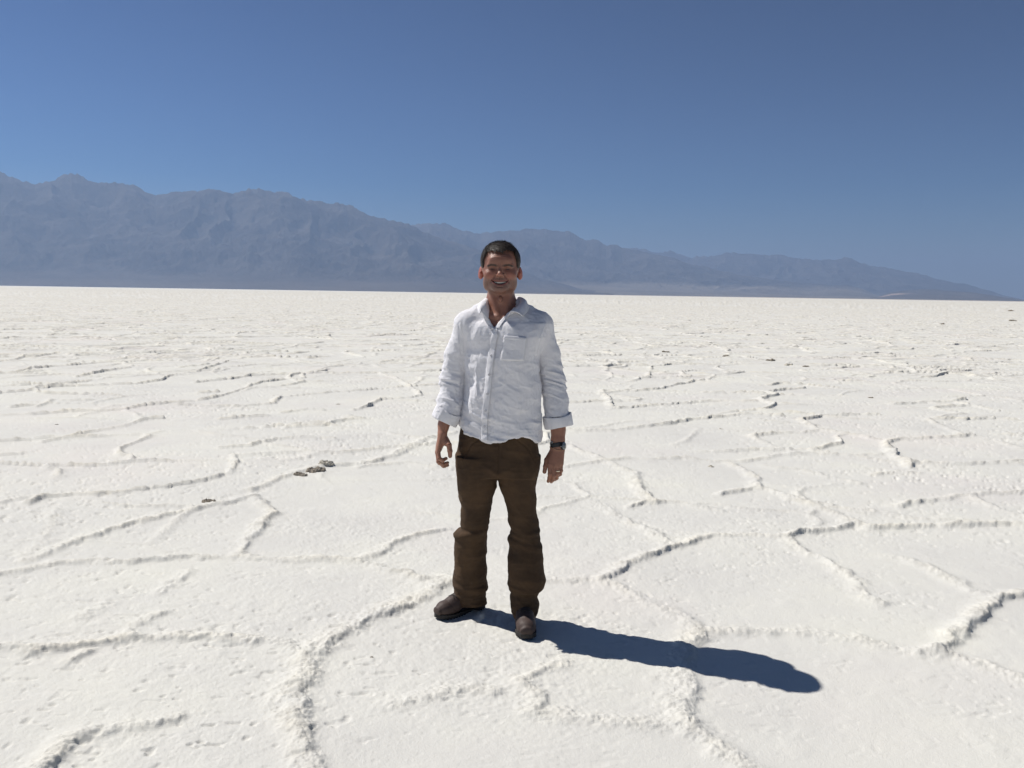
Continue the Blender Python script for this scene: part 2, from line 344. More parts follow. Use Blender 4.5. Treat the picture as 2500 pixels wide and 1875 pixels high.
SKY_D = [z2(*p) for p in [(1500,410),(1580,398),(1640,378),(1720,368),(1800,366),(1900,372),(2000,380),(2080,392),(2180,409),(2260,418)]]
def mountain(name, sky, rc, r0, fan, seed, mat, label, spur=1.0, foot=.10):
    az = []; el = []
    for p in sky:
        d = ray(*p); az.append(math.atan2(d[0], d[1])); el.append(math.atan2(d[2], math.hypot(d[0], d[1])))
    az = np.array(az); el = np.array(el)
    a = np.arange(az[0], az[-1], math.radians(.045)); e = np.interp(a, az, el)
    # finer teeth on the crest than the traced line has
    hc = np.maximum(np.tan(e), 0) * rc
    arc = a * rc / 1000.
    hc = hc * (1 + .010 * fbm(arc * 1.2, arc * 0 + seed, seed=seed, octv=2)) + 8
    teeth = hc * (.012 * fbm(arc * 3.2, arc * 0 + seed, seed=seed, octv=3) + .018 * fbm(arc * 6.5, arc * 0 + seed, seed=seed + 1, octv=3, gain=.7))
    nt_ = 130; t = np.linspace(0, 1, nt_)
    tb = np.linspace(1.03, 1.6, 14)
    T = np.concatenate([t, tb])[:, None]; Rr = r0 + (rc - r0) * T
    x = Rr * np.sin(a)[None, :]; y = Rr * np.cos(a)[None, :]
    xk, yk = x / 1000., y / 1000.
    # valley lines running down from the crest
    wob = 1.1 * fbm(xk * .35, yk * .35, seed=seed + 3, octv=3)
    u = arc[None, :] + wob + 0 * T
    sp = 1 - np.abs(vnoise(u * .62, T * 1.3 + 0 * u, seed=seed + 5)) * 1.6
    sp2 = 1 - np.abs(vnoise(u * 1.7 + 5, T * 3.0 + 0 * u, seed=seed + 6)) * 1.8
    sp3 = fbm(xk * 2.2, yk * 2.2, seed=seed + 7, octv=5, gain=.6)
    prof = np.where(T < fan, foot * (T / fan) ** 1.4, foot + (1 - foot) * ((T - fan) / (1 - fan)).clip(0, 1) ** 1.12)
    rug = smooth(fan * .8, fan + .18, T) * (1 - smooth(.86, 1.0, T)) 
    rug2 = smooth(fan * .9, fan + .12, T) * np.ones_like(T)
    Hh = hc[None, :] * (prof + spur * rug * (.13 * (sp - .3) + .08 * (sp2 - .3)) * (prof + .1)) + spur * rug2 * (hc[None, :] * .065 + 15) * sp3 * np.where(T < 1, 1 - .75 * smooth(.9, 1, T), 1)
    Hh = np.where(T > 1, hc[None, :] * (1 - (T - 1) * 1.4) + spur * 40 * sp3 * ((T - 1) * 8).clip(0, 1), Hh)
    # never taller than the traced crest as seen from the salt
    lim = hc[None, :] * (Rr / rc) * .985
    Hh = np.where(T < .995, np.minimum(Hh, lim + 0 * Hh), Hh)
    Hh = Hh + teeth[None, :] * smooth(.90, 1., T) * (1 - smooth(1.02, 1.2, T)) - 6 + 6 * smooth(0, .02, T)
    n = len(a); V = np.stack([x, y, Hh], -1).reshape(-1, 3)
    i = np.arange(len(T) - 1)[:, None] * n; j = np.arange(n - 1)[None, :]
    Q = np.stack([i + j, i + j + 1, i + n + j + 1, i + n + j], -1).reshape(-1, 4)
    o = np_mesh(name, V, Q, mat); tag(o, label, kind='structure'); return o
def rock_mat(z0=40., z1=300., fan_c=((.085, .070, .060), (.15, .125, .105))):
    M = Mat('desert_rock'); co = M.n('ShaderNodeNewGeometry').outputs['Position']
    c = M.ramp(M.noise(.0011, 8, .62, co), (.36, (.050, .043, .041)), (.5, (.076, .066, .060)), (.64, (.112, .098, .088)))
    z = M.n('ShaderNodeSeparateXYZ', i_0=co).outputs[2]
    z = M.n('ShaderNodeMath', operation='MULTIPLY_ADD', i_0=M.noise(.0009, 6, .65, co), i_1=-(z1 - 40.), i_2=M.n('ShaderNodeMath', operation='ADD', i_0=z, i_1=(z1 - 40.) * .5).outputs[0]).outputs[0]
    f = M.n('ShaderNodeMapRange', i_0=z, i_1=z0, i_2=z1, i_3=1., i_4=0.).outputs[0]
    c = M.mixc(f, c, M.ramp(M.noise(.0006, 5, .6, co), (.35, fan_c[0]), (.65, fan_c[1])))
    # one pale fan at the foot of the far range
    pd_ = M.n('ShaderNodeVectorMath', operation='DISTANCE'); M.l(co, pd_.inputs[0]); dd_ = ray(2172, 722); kk = 17600 / dd_[1]; pd_.inputs[1].default_value = (dd_[0] * kk, 17600, 20)
    nz_ = M.n('ShaderNodeMath', operation='MULTIPLY_ADD', i_0=M.noise(.004, 4, .6, co), i_1=600., i_2=pd_.outputs['Value']).outputs[0]
    c = M.mixc(M.n('ShaderNodeMapRange', i_0=nz_, i_1=480., i_2=900., i_3=.8, i_4=0.).outputs[0], c, (.50, .38, .30))
    M.l(c, M.b.inputs['Base Color']); M.b.inputs['Roughness'].default_value = 1.; M.b.inputs['Specular IOR Level'].default_value = .05
    M.bump(M.noise(.004, 8, .7, co), 1., 60)
    return M.m
def haze():
    x0, x1, y0, y1, zb, zt = -62000, 62000, -3000, 62000, -1.0, 2750
    V = [(x, y, z) for z in (zb, zt) for x, y in ((x0, y0), (x1, y0), (x1, y1), (x0, y1))]
    Q = [(3, 2, 1, 0), (4, 5, 6, 7), (0, 1, 5, 4), (1, 2, 6, 5), (2, 3, 7, 6), (3, 0, 4, 7)]
    o = np_mesh('haze', V, Q, None, smooth=False)
    mt = bpy.data.materials.new('haze_air'); mt.use_nodes = True; t = mt.node_tree; t.nodes.clear()
    v = t.nodes.new('ShaderNodeVolumePrincipled'); ou = t.nodes.new('ShaderNodeOutputMaterial')
    v.inputs['Color'].default_value = (.340, .480, .735, 1); v.inputs['Density'].default_value = 4.7e-5; v.inputs['Anisotropy'].default_value = .25
    t.links.new(v.outputs[0], ou.inputs['Volume']); o.data.materials.append(mt)
    o['kind'] = 'stuff'; o['label'] = 'pale blue air between the salt flat and the mountains'
build_salt()
RM = rock_mat()
mountain('mountain_range', SKY_A, 19000, 12500, .30, 11, RM, 'tall long mountain range rising at the left')
mountain('mountain_range', SKY_B, 25000, 15500, .48, 23, rock_mat(230., 330., ((.15, .125, .10), (.25, .215, .175))), 'craggy middle range behind the standing man with pale fans at its foot', foot=.14)
mountain('mountain_range', SKY_C, 34000, 24000, .30, 37, RM, 'fainter far range sloping down to the right edge')
mountain('foothills', SKY_D, 21000, 16500, .15, 41, RM, 'low dark foothills below the far range at the right')
haze()

# ------------------------------------------------------------------ signed distance modelling
YB = 3.95                                       # depth of the man's trunk
def at(px, py, y=YB):
    d = ray(px, py); t = y / d[1]; return np.array([d[0] * t, y, HC + d[2] * t])
def smin(a, b, k):
    if k <= 0: return np.minimum(a, b)
    h = np.clip(.5 + .5 * (b - a) / k, 0, 1); return b + (a - b) * h - k * h * (1 - h)
class Field:
    def __init__(s, lo, hi, h):
        s.lo = np.array(lo, float); s.h = h; n = np.ceil((np.array(hi) - s.lo) / h).astype(int) + 1; s.n = n
        s.ax = [(s.lo[i] + h * np.arange(n[i])).astype(np.float32) for i in range(3)]
        s.d = np.full(n, 1.0, np.float32)
    def box(s, lo, hi):
        sl = []
        for i in range(3):
            a = int(np.clip(math.floor((lo[i] - s.lo[i]) / s.h), 0, s.n[i])); b = int(np.clip(math.ceil((hi[i] - s.lo[i]) / s.h) + 1, 0, s.n[i]))
            sl.append(slice(a, b))
        return tuple(sl)
    def grid(s, sl):
        return s.ax[0][sl[0]][:, None, None], s.ax[1][sl[1]][None, :, None], s.ax[2][sl[2]][None, None, :]
    def add(s, fn, lo=None, hi=None, k=.01, sub=False):
        sl = s.box(lo, hi) if lo is not None else (slice(None),) * 3
        X, Y, Z_ = s.grid(sl)
        if 0 in s.d[sl].shape: return
        v = fn(X, Y, Z_).astype(np.float32)
        if sub: s.d[sl] = -smin(-s.d[sl], v, k)
        else: s.d[sl] = smin(s.d[sl], v, k)
    def ell(s, c, r, k=.01, sub=False, rot=0, tilt=0):
        c = np.array(c, float); r = np.array(r, float); m = max(r) + 3 * k + .004
        cr, sr = math.cos(rot), math.sin(rot); ct, st = math.cos(tilt), math.sin(tilt)
        def fn(X, Y, Z_):
            a, b, z = X - c[0], Y - c[1], Z_ - c[2]
            a, b = a * cr + b * sr, -a * sr + b * cr
            a, z = a * ct + z * st, -a * st + z * ct
            q = np.sqrt((a / r[0]) ** 2 + (b / r[1]) ** 2 + (z / r[2]) ** 2); q2 = np.sqrt((a / r[0] ** 2) ** 2 + (b / r[1] ** 2) ** 2 + (z / r[2] ** 2) ** 2)
            return q * (q - 1) / np.maximum(q2, 1e-6)
        s.add(fn, c - m, c + m, k, sub)
    def cap(s, a, b, ra, rb, k=.01, sub=False, flat=None, fs=1.0):
        """tapered capsule; flat = direction along which it is thinned by fs"""
        a = np.array(a, float); b = np.array(b, float); m = max(ra, rb) + 3 * k + .004
        ba = b - a; L = float(ba @ ba)
        def fn(X, Y, Z_):
            px, py, pz = X - a[0], Y - a[1], Z_ - a[2]
            t = np.clip((px * ba[0] + py * ba[1] + pz * ba[2]) / L, 0, 1)
            px, py, pz = px - t * ba[0], py - t * ba[1], pz - t * ba[2]
            if flat is not None:
                f = np.array(flat, float); f /= np.linalg.norm(f); q = px * f[0] + py * f[1] + pz * f[2]; e = (1 / fs - 1) * q
                px, py, pz = px + f[0] * e, py + f[1] * e, pz + f[2] * e
            return np.sqrt(px * px + py * py + pz * pz) - (ra + (rb - ra) * t)
        s.add(fn, np.minimum(a, b) - m, np.maximum(a, b) + m, k, sub)
    def chain(s, P, R, k=.01, **kw):
        for i in range(len(P) - 1): s.cap(P[i], P[i + 1], R[i], R[i + 1], k, **kw)
    def loft(s, rows, k=.01, sub=False, pw=2.3, off=0.0, yaw=None):
        """rows (z, cx, cy, rx, ry) from any order of z"""
        rows = sorted(rows); r = np.array(rows, float)
        lo = [(r[:, 1] - r[:, 3]).min() - .05, (r[:, 2] - r[:, 4]).min() - .05, r[0, 0] - .03]; hi = [(r[:, 1] + r[:, 3]).max() + .05, (r[:, 2] + r[:, 4]).max() + .05, r[-1, 0] + .03]
        def fn(X, Y, Z_):
            z = Z_.ravel(); q = [np.interp(z, r[:, 0], r[:, i])[None, None, :].astype(np.float32) for i in range(1, 5)]
            rx, ry = q[2] + off, q[3] + off
            U, W_ = X - q[0], Y - q[1]
            if yaw:
                th = np.interp(z, [p[0] for p in yaw], [p[1] for p in yaw])[None, None, :].astype(np.float32); cc, ss = np.cos(th), np.sin(th); U, W_ = U * cc - W_ * ss, U * ss + W_ * cc
            e = (np.abs(U / rx) ** pw + np.abs(W_ / ry) ** pw) ** (1 / pw)
            d = (e - 1) * np.minimum(rx, ry)
            zc = np.maximum(r[0, 0] - Z_, Z_ - r[-1, 0])
            return np.maximum(d, zc)
        s.add(fn, lo, hi, k, sub)
    def mesh(s):
        d = s.d.copy(); e_ = s.h * .3
        for sl in ((0,), (-1,), (slice(None), 0), (slice(None), -1), (slice(None), slice(None), 0), (slice(None), slice(None), -1)): d[sl] = np.maximum(d[sl], e_)
        S_ = d < 0; n = np.array(d.shape) - 1
        cnt = np.zeros(n, np.int8); cs = [(i, j, k) for i in (0, 1) for j in (0, 1) for k in (0, 1)]
        for i, j, k in cs: cnt += S_[i:i + n[0], j:j + n[1], k:k + n[2]]
        act = (cnt > 0) & (cnt < 8); I = np.argwhere(act); idx = np.full(n, -1, np.int32); idx[act] = np.arange(len(I))
        val = {c: d[I[:, 0] + c[0], I[:, 1] + c[1], I[:, 2] + c[2]] for c in cs}
        acc = np.zeros((len(I), 3)); w = np.zeros(len(I))
        for a in cs:
            for ax in range(3):
                if a[ax]: continue
                b = list(a); b[ax] = 1; b = tuple(b); va, vb = val[a], val[b]; m = (va < 0) != (vb < 0)
                t = np.where(m, va / np.where(m, va - vb, 1), 0)
                p = np.tile(np.array(a, float), (len(I), 1)); p[:, ax] += t
                acc[m] += p[m]; w[m] += 1
        V = s.lo + s.h * (I + acc / w[:, None])
        Q = []
        for ax in range(3):
            o1, o2 = [(1, 2), (2, 0), (0, 1)][ax]
            A = [slice(None)] * 3; B = [slice(None)] * 3; A[ax] = slice(0, -1); B[ax] = slice(1, None)
            a, b = S_[tuple(A)], S_[tuple(B)]; E = np.argwhere(a != b)
            E = E[(E[:, o1] > 0) & (E[:, o2] > 0) & (E[:, o1] < n[o1]) & (E[:, o2] < n[o2])]
            def g(u, v):
                c = E.copy(); c[:, o1] -= u; c[:, o2] -= v; return idx[c[:, 0], c[:, 1], c[:, 2]]
            q = np.stack([g(1, 1), g(0, 1), g(0, 0), g(1, 0)], 1); f = a[E[:, 0], E[:, 1], E[:, 2]]
            q[~f] = q[~f][:, ::-1]; Q.append(q)
        Q = np.vstack(Q); Q = Q[(Q >= 0).all(1)]
        return V, Q
def normals(V, Q):
    a = V[Q[:, 2]] - V[Q[:, 0]]; b = V[Q[:, 3]] - V[Q[:, 1]]; f = np.cross(a, b); N = np.zeros_like(V)
    for i in range(4): 
        for c in range(3): N[:, c] += np.bincount(Q[:, i], f[:, c], len(V))
    return N / np.maximum(np.linalg.norm(N, axis=1, keepdims=True), 1e-12)
def relax(V, Q, it=1, f=.5):
    for _ in range(it):
        A = np.zeros_like(V); c = np.bincount(Q.ravel(), minlength=len(V)) * 2.
        for i in range(4):
            for j in (1, 3):
                q = Q[:, (i + j) % 4]
                for k in range(3): A[:, k] += np.bincount(Q[:, i], V[q, k], len(V))
        V = V + f * (A / np.maximum(c, 1)[:, None] - V)
    return V
def seg2(x, z, P):
    """distance in a plane to a polyline, and the fraction along it"""
    best = np.full(x.shape, 9.); tt = np.zeros(x.shape); n = len(P) - 1
    for i in range(n):
        a = np.array(P[i]); b = np.array(P[i + 1]); u = b - a; t = np.clip(((x - a[0]) * u[0] + (z - a[1]) * u[1]) / (u @ u), 0, 1)
        d = np.hypot(x - a[0] - t * u[0], z - a[1] - t * u[1]); m = d < best; best = np.where(m, d, best); tt = np.where(m, (i + t) / n, tt)
    return best, tt
def inpoly(x, z, P):
    ins = np.zeros(np.broadcast(x, z).shape, bool); n = len(P)
    for i in range(n):
        (x1, z1_), (x2, z2_) = P[i], P[(i + 1) % n]
        if z1_ == z2_: continue
        c = ((z1_ > z) != (z2_ > z)) & (x < (x2 - x1) * (z - z1_) / (z2_ - z1_) + x1); ins ^= c
    return ins
def sdpoly(x, z, P):
    d, _ = seg2(x, z, list(P) + [P[0]]); return np.where(inpoly(x, z, P), -d, d)
def join(parts):
    Vs, Qs, n = [], [], 0
    for V, Q in parts: Vs.append(V); Qs.append(Q + n); n += len(V)
    return np.vstack(Vs), np.vstack(Qs)
def catmull(P, n):
    P = np.array(P, float); Pe = np.vstack([2 * P[0] - P[1], P, 2 * P[-1] - P[-2]]); o = []
    for t in np.linspace(0, len(P) - 1, n):
        i = min(int(t), len(P) - 2); f = t - i; a, b, c, d = Pe[i], Pe[i + 1], Pe[i + 2], Pe[i + 3]
        o.append(.5 * ((2 * b) + (-a + c) * f + (2 * a - 5 * b + 4 * c - d) * f * f + (-a + 3 * b - 3 * c + d) * f ** 3))
    return np.array(o)
def tube(P, r, n=10, closed=False, flat=None, fs=1.):
    P = np.array(P, float); m = len(P); r = np.full(m, r) if np.isscalar(r) else np.array(r)
    T = np.roll(P, -1, 0) - np.roll(P, 1, 0) if closed else np.gradient(P, axis=0); T /= np.linalg.norm(T, axis=1, keepdims=True)
    ref = np.array([.13, .2, .97]) if flat is None else np.array(flat, float)
    V = []
    for i in range(m):
        a = ref - T[i] * (ref @ T[i]); a /= np.linalg.norm(a); b = np.cross(T[i], a)
        for k in range(n):
            th = 2 * math.pi * k / n; V.append(P[i] + r[i] * (a * math.cos(th) * fs + b * math.sin(th)))
    Q = []
    for i in range(m if closed else m - 1):
        for k in range(n):
            i2 = (i + 1) % m; Q.append((i * n + k, i * n + (k + 1) % n, i2 * n + (k + 1) % n, i2 * n + k))
    V = np.array(V); Q = np.array(Q)
    if not closed:
        V = np.vstack([V, P[0], P[-1]]); c0 = m * n; 
        cap0 = [(c0, (k + 1) % n, k, k) for k in range(n)]
        # caps as quads with the centre doubled are avoided: fan of pairs
        e = []
        for k in range(0, n, 2):
            e.append((c0, (k + 2) % n, (k + 1) % n, k)); b0 = (m - 1) * n; e.append((c0 + 1, b0 + k, b0 + (k + 1) % n, b0 + (k + 2) % n))
        Q = np.vstack([Q, e])
    return V, Q

# ------------------------------------------------------------------ materials of the man
def skin_mat():
    M = Mat('skin'); at_ = M.n('ShaderNodeAttribute', attribute_name='tint')
    co = M.co(); n = M.noise(140, 4, .6, co)
    c = M.mixc(M.ramp(n, (.3, (0, 0, 0)), (.7, (.12, .12, .12))), at_.outputs['Color'], (.30, .12, .085))
    M.l(c, M.b.inputs['Base Color']); M.b.inputs['Roughness'].default_value = .48; M.b.inputs['Specular IOR Level'].default_value = .4
    M.b.inputs['Subsurface Weight'].default_value = .12; M.b.inputs['Subsurface Radius'].default_value = (.012, .005, .003); M.b.inputs['Subsurface Scale'].default_value = .6
    M.bump(M.noise(420, 4, .6, co), .25, .0012); return M.m
def cloth_mat(name, c1, c2, scale, rough=.9, bump=.35, trans=0., sheen=0., crumple=8.):
    M = Mat(name); co = M.co(); w = M.n('ShaderNodeTexWave', wave_type='BANDS', bands_direction='X'); M.l(co, w.inputs['Vector']); w.inputs['Scale'].default_value = scale; w.inputs['Distortion'].default_value = 1.2
    w2 = M.n('ShaderNodeTexWave', wave_type='BANDS', bands_direction='Z'); M.l(co, w2.inputs['Vector']); w2.inputs['Scale'].default_value = scale; w2.inputs['Distortion'].default_value = 1.2
    n = M.noise(7, 5, .65, co); c = M.mixc(M.ramp(n, (.35, (0, 0, 0)), (.68, (1, 1, 1))), c1, c2)
    M.l(c, M.b.inputs['Base Color']); M.b.inputs['Roughness'].default_value = rough; M.b.inputs['Specular IOR Level'].default_value = .15
    M.b.inputs['Sheen Weight'].default_value = sheen
    h = M.n('ShaderNodeMath', operation='ADD', i_0=w.outputs['Fac'], i_1=w2.outputs['Fac']).outputs[0]
    r1 = M.n('ShaderNodeMath', operation='ABSOLUTE', i_0=M.n('ShaderNodeMath', operation='SUBTRACT', i_0=M.noise(16, 6, .68, co), i_1=.5).outputs[0]).outputs[0]
    h0 = M.n('ShaderNodeMath', operation='MULTIPLY_ADD', i_0=r1, i_1=crumple, i_2=h).outputs[0]
    h2 = M.n('ShaderNodeMath', operation='MULTIPLY_ADD', i_0=M.noise(60, 5, .7, co), i_1=4., i_2=h0).outputs[0]
    M.bump(h2, bump, .0012)
    if trans:
        tr = M.n('ShaderNodeBsdfTranslucent'); M.l(c, tr.inputs[0]); mx = M.n('ShaderNodeMixShader'); mx.inputs[0].default_value = trans
        M.l(M.b.outputs[0], mx.inputs[1]); M.l(tr.outputs[0], mx.inputs[2]); M.l(mx.outputs[0], M.out.inputs[0])
    return M.m
def plain_mat(name, c, rough=.5, metal=0., spec=.5, nz=None, coat=0.):
    M = Mat(name)
    if nz:
        M.l(M.mixc(M.noise(nz[0], 5, .6, M.co()), c, nz[1]), M.b.inputs['Base Color']); M.bump(M.noise(nz[0] * 2, 5, .7, M.co()), .5, .0015)
    else: M.b.inputs['Base Color'].default_value = (*c, 1)
    M.b.inputs['Roughness'].default_value = rough; M.b.inputs['Metallic'].default_value = metal; M.b.inputs['Specular IOR Level'].default_value = spec
    M.b.inputs['Coat Weight'].default_value = coat; return M.m
SKIN = skin_mat()
LINEN = cloth_mat('white_linen', (.90, .885, .905), (.86, .85, .875), 520, .92, .5, 0., 0., -13.)
CANVAS = cloth_mat('brown_canvas', (.100, .062, .036), (.058, .038, .025), 300, .93, .4)
LEATHER = plain_mat('boot_leather', (.085, .055, .045), .62, 0, .35, (38, (.05, .034, .03)))
RUBBER = plain_mat('boot_rubber', (.022, .020, .020), .75, 0, .3, (60, (.05, .045, .04)))
HAIRM = plain_mat('dark_hair', (.030, .022, .017), .55, 0, .35, (90, (.060, .046, .036)))
TEETH = plain_mat('teeth_enamel', (.80, .77, .70), .3)
EYEW = plain_mat('eye_white', (.62, .57, .54), .2); IRIS = plain_mat('eye_iris', (.05, .06, .07), .15)
BLACK = plain_mat('black_strap', (.012, .013, .016), .6, 0, .4, (200, (.03, .032, .036))); STEEL = plain_mat('watch_steel', (.32, .33, .34), .3, .9)
DIAL = plain_mat('watch_dial', (.10, .12, .13), .18, 0, .5, None, .6); COPPER = plain_mat('tan_cord', (.42, .25, .16), .7, 0, .3, (300, (.30, .16, .10)))
GOLD = plain_mat('ring_metal', (.75, .68, .55), .2, 1.)
MARK = plain_mat('dial_marks', (.6, .62, .6), .4)
LACE = plain_mat('boot_lace', (.035, .028, .024), .85); BUTTON = plain_mat('shirt_button', (.55, .54, .56), .35)

# ------------------------------------------------------------------ the man
HX = -.0605
def body_rows(off=0.0):
    rows = []
    for py, xl, xr, ry, cy in [(752, 1166, 1290, .058, 3.975), (768, 1138, 1318, .078, 3.972), (787, 1124, 1338, .095, 3.965), (820, 1122, 1338, .112, 3.958), (870, 1129, 1317, .122, 3.950), (910, 1134, 1317, .122, 3.95),
                           (941, 1134, 1321, .118, 3.95), (989, 1127, 1320, .118, 3.95), (1040, 1120, 1322, .124, 3.95), (1092, 1121, 1320, .127, 3.95), (1115, 1121, 1318, .127, 3.95)]:
        a, b = at(xl, py), at(xr, py); z = (a[2] + b[2]) / 2
        rows.append((z, (a[0] + b[0]) / 2, cy, (b[0] - a[0]) / 2 + off, ry + off))
    return rows
YAW = [(1.00, .26), (1.20, .40), (1.40, .40), (1.50, .15)]       # the chest is turned a little to the sun side
ARM_R = [at(1146, 796, 3.97), at(1116, 866, 3.985), at(1107, 925, 3.985), at(1099, 980, 3.955), at(1092, 1014, 3.93)]        # his right arm
ARM_L = [at(1313, 798, 3.97), at(1337, 862, 3.985), at(1349, 925, 3.985), at(1357, 985, 3.96), at(1361, 1020, 3.945)]
def add_neck_chest(f):
    f.cap((HX + .002, 3.950, 1.63), (-.054, 3.975, 1.50), .057, .060, .02)
    f.cap((-.054, 3.975, 1.50), (-.052, 3.97, 1.42), .060, .09, .03)
    for s in (-1, 1):
        f.cap((HX + s * .030, 3.99, 1.560), (-.052 + s * .075, 3.985, 1.455), .022, .026, .02)         # trapezius
        f.cap((-.052 + s * .018, 3.893, 1.452), (-.052 + s * .105, 3.935, 1.452), .010, .008, .014)       # collar bone
        f.cap((HX + s * .045, 3.940, 1.60), (-.052 + s * .018, 3.901, 1.458), .010, .008, .020)         # neck cord
    f.ell((HX + .002, 3.897, 1.532), (.009, .007, .013), .014)
    f.loft(body_rows(-.022), .03, yaw=YAW)
    f.ell((-.136, 3.905, 1.375), (.06, .035, .055), .03, rot=-.28); f.ell((-.030, 3.880, 1.375), (.06, .035, .055), .03, rot=-.28)

def widen(V):
    V = V.copy(); V[:, 0] = HX + (V[:, 0] - HX) * (1 + .045 * smooth(1.54, 1.575, V[:, 2])); return V
def build_head():
    f = Field((HX - .13, 3.785, 1.345), (HX + .13, 4.08, 1.80), .0017)
    E = f.ell; y = 3.935
    E((HX, 3.940, 1.702), (.0795, .096, .086), .01)
    E((HX, 3.900, 1.690), (.0705, .066, .078), .02)
    E((HX, 3.893, 1.635), (.070, .062, .060), .02)
    E((HX, 3.888, 1.606), (.056, .056, .042), .02)
    E((HX + .001, 3.846, 1.581), (.031, .022, .020), .02)
    for s in (-1, 1):
        E((HX + s * .046, 3.862, 1.640), (.022, .022, .021), .018)             # raised cheek of the smile
        E((HX + s * .0550, 3.905, 1.598), (.016, .032, .027), .025)              # jaw corner
        E((HX + s * .060, 3.905, 1.665), (.014, .030, .014), .02)              # cheek arch
        f.cap((HX + s * .008, 3.836, 1.680), (HX + s * .046, 3.849, 1.682), .0095, .008, .012)    # brow
    E((HX, 3.842, 1.706), (.045, .018, .022), .02)
    for s in (-1, 1):
        E((HX + s * .0325, 3.826, 1.667), (.0200, .0190, .0112), .008, True)
        E((HX + s * .0325, 3.8555, 1.6655), (.0150, .0125, .0115), .005)        # lids over the eyeball
        E((HX + s * .0325, 3.838, 1.6655), (.0115, .010, .0023), .0015, True, tilt=s * -.06)
    f.cap((HX, 3.836, 1.676), (HX, 3.818, 1.647), .0065, .0095, .010)
    E((HX, 3.8145, 1.6415), (.0105, .0105, .0095), .008)
    for s in (-1, 1):
        E((HX + s * .0125, 3.829, 1.6385), (.0068, .0095, .0075), .006)
        E((HX + s * .0062, 3.821, 1.6335), (.0035, .005, .004), .003, True)
    # mouth mound, open smile, lips
    E((HX, 3.852, 1.608), (.033, .017, .021), .014)
    def smile(X, Y, Z_):
        u = (X - HX); top = 1.6108 + 4. * u * u; bot = 1.5975 + 14. * u * u
        d = np.maximum(Z_ - top, bot - Z_); return np.maximum(d, Y - 3.856)
    f.add(smile, (HX - .045, 3.80, 1.58), (HX + .045, 3.86, 1.63), .0025, True)
    us = np.linspace(-.036, .036, 13)
    def ly(u): return 3.8375 + 10.5 * u * u
    for top in (True, False):
        P = [(HX + u, ly(u) + (.0005 if top else .001), (1.6128 + 4. * u * u - .05 * abs(u)) if top else 1.5955 + 13.2 * u * u) for u in us]
        R = [(.0032 if top else .0042) * (1 - .45 * abs(u) / .036) for u in us]
        f.chain(P, R, .003)
    # ears
    for s in (-1, 1):
        r = s * .42
        E((HX + s * .0872, 3.948, 1.653), (.0068, .0170, .0285), .006, rot=-r, tilt=s * .14)
        E((HX + s * .0850, 3.944, 1.632), (.0055, .010, .011), .005, rot=-r)
        E((HX + s * .0962, 3.934, 1.656), (.0085, .0115, .0195), .002, True, rot=-r, tilt=s * .14)
        E((HX + s * .078, 3.945, 1.650), (.010, .014, .020), .008)
        E((HX + s * .0865, 3.930, 1.651), (.0045, .004, .007), .004)
    add_neck_chest(f)
    V, Q = f.mesh(); V = relax(V, Q, 1, .4); N = normals(V, Q)
    x, y, z = V.T; u = x - HX; front = (N[:, 1] < .1) & (y < 3.90) & (z > 1.56)
    D = np.zeros(len(V))
    def groove(P, depth, sig, both=True):
        for s in ((-1, 1) if both else (1,)):
            d, t = seg2(s * u, z, P); D[front] -= (depth * np.exp(-(d / sig) ** 2) * np.clip(6 * np.minimum(t + .05, 1.05 - t), 0, 1))[front]
    groove([(.016, 1.643), (.026, 1.632), (.036, 1.618), (.042, 1.603)], .0040, .0034)
    groove([(.044, 1.622), (.051, 1.607), (.052, 1.592)], .0022, .003)
    groove([(.050, 1.668), (.060, 1.674)], .0007, .0014); groove([(.050, 1.664), (.061, 1.663)], .0007, .0014); groove([(.049, 1.660), (.058, 1.653)], .0007, .0014)
    groove([(.016, 1.655), (.030, 1.6495), (.042, 1.6515)], .0007, .0022)
    for zz in (1.712, 1.722, 1.733): groove([(0, zz + .001), (.02, zz + .0015), (.036, zz - .002)], .0010, .0018)
    groove([(.005, 1.690), (.0045, 1.679)], .0016, .0015)
    groove([(0, 1.5865), (.014, 1.588)], .0022, .003)
    groove([(.0, 1.631), (.0, 1.619)], .0010, .002)
    V = V + N * D[:, None]
    # tint: beard shadow, lips, ears, brows, shade painted into the eye sockets
    base = np.array([.25, .120, .083]); C = np.tile(base, (len(V), 1))
    def mix(m, c):
        nonlocal C
        m = np.clip(m, 0, 1)[:, None]; C = C * (1 - m) + np.array(c) * m
    nz = fbm(x * 60, y * 60, z * 60, seed=91, octv=3)
    mix(.25 + .35 * nz, (.30, .138, .095)); 
    beard = smooth(1.636, 1.612, z + .12 * np.maximum(.03 - abs(u), 0)) * smooth(1.545, 1.57, z) * (y < 3.925)
    beard = np.maximum(beard, smooth(.016, .004, np.hypot(u * .55, z - 1.6235)) * (y < 3.87))
    mix(beard * (.62 + .3 * fbm(x * 300, y * 300, z * 300, seed=92, octv=2)), (.13, .085, .07))
    ears = (abs(u) > .078) & (z < 1.70) & (z > 1.60); mix(ears * .7, (.42, .12, .09))
    mix(np.exp(-(np.hypot(abs(u) - .042, (z - 1.637)) / .016) ** 2) * .45 * front, (.48, .17, .12))
    mix(np.exp(-((u / .012) ** 2 + ((z - 1.642) / .010) ** 2)) * .35 * front, (.5, .2, .14))
    lipd = np.full(len(V), 9.)
    for top in (True, False):
        d, _ = seg2(u, z, [(q, 1.6128 + 4. * q * q - .05 * abs(q) if top else 1.5955 + 13.2 * q * q) for q in us]); lipd = np.minimum(lipd, d)
    mix(smooth(.0048, .0025, lipd) * front * .8, (.27, .095, .08))
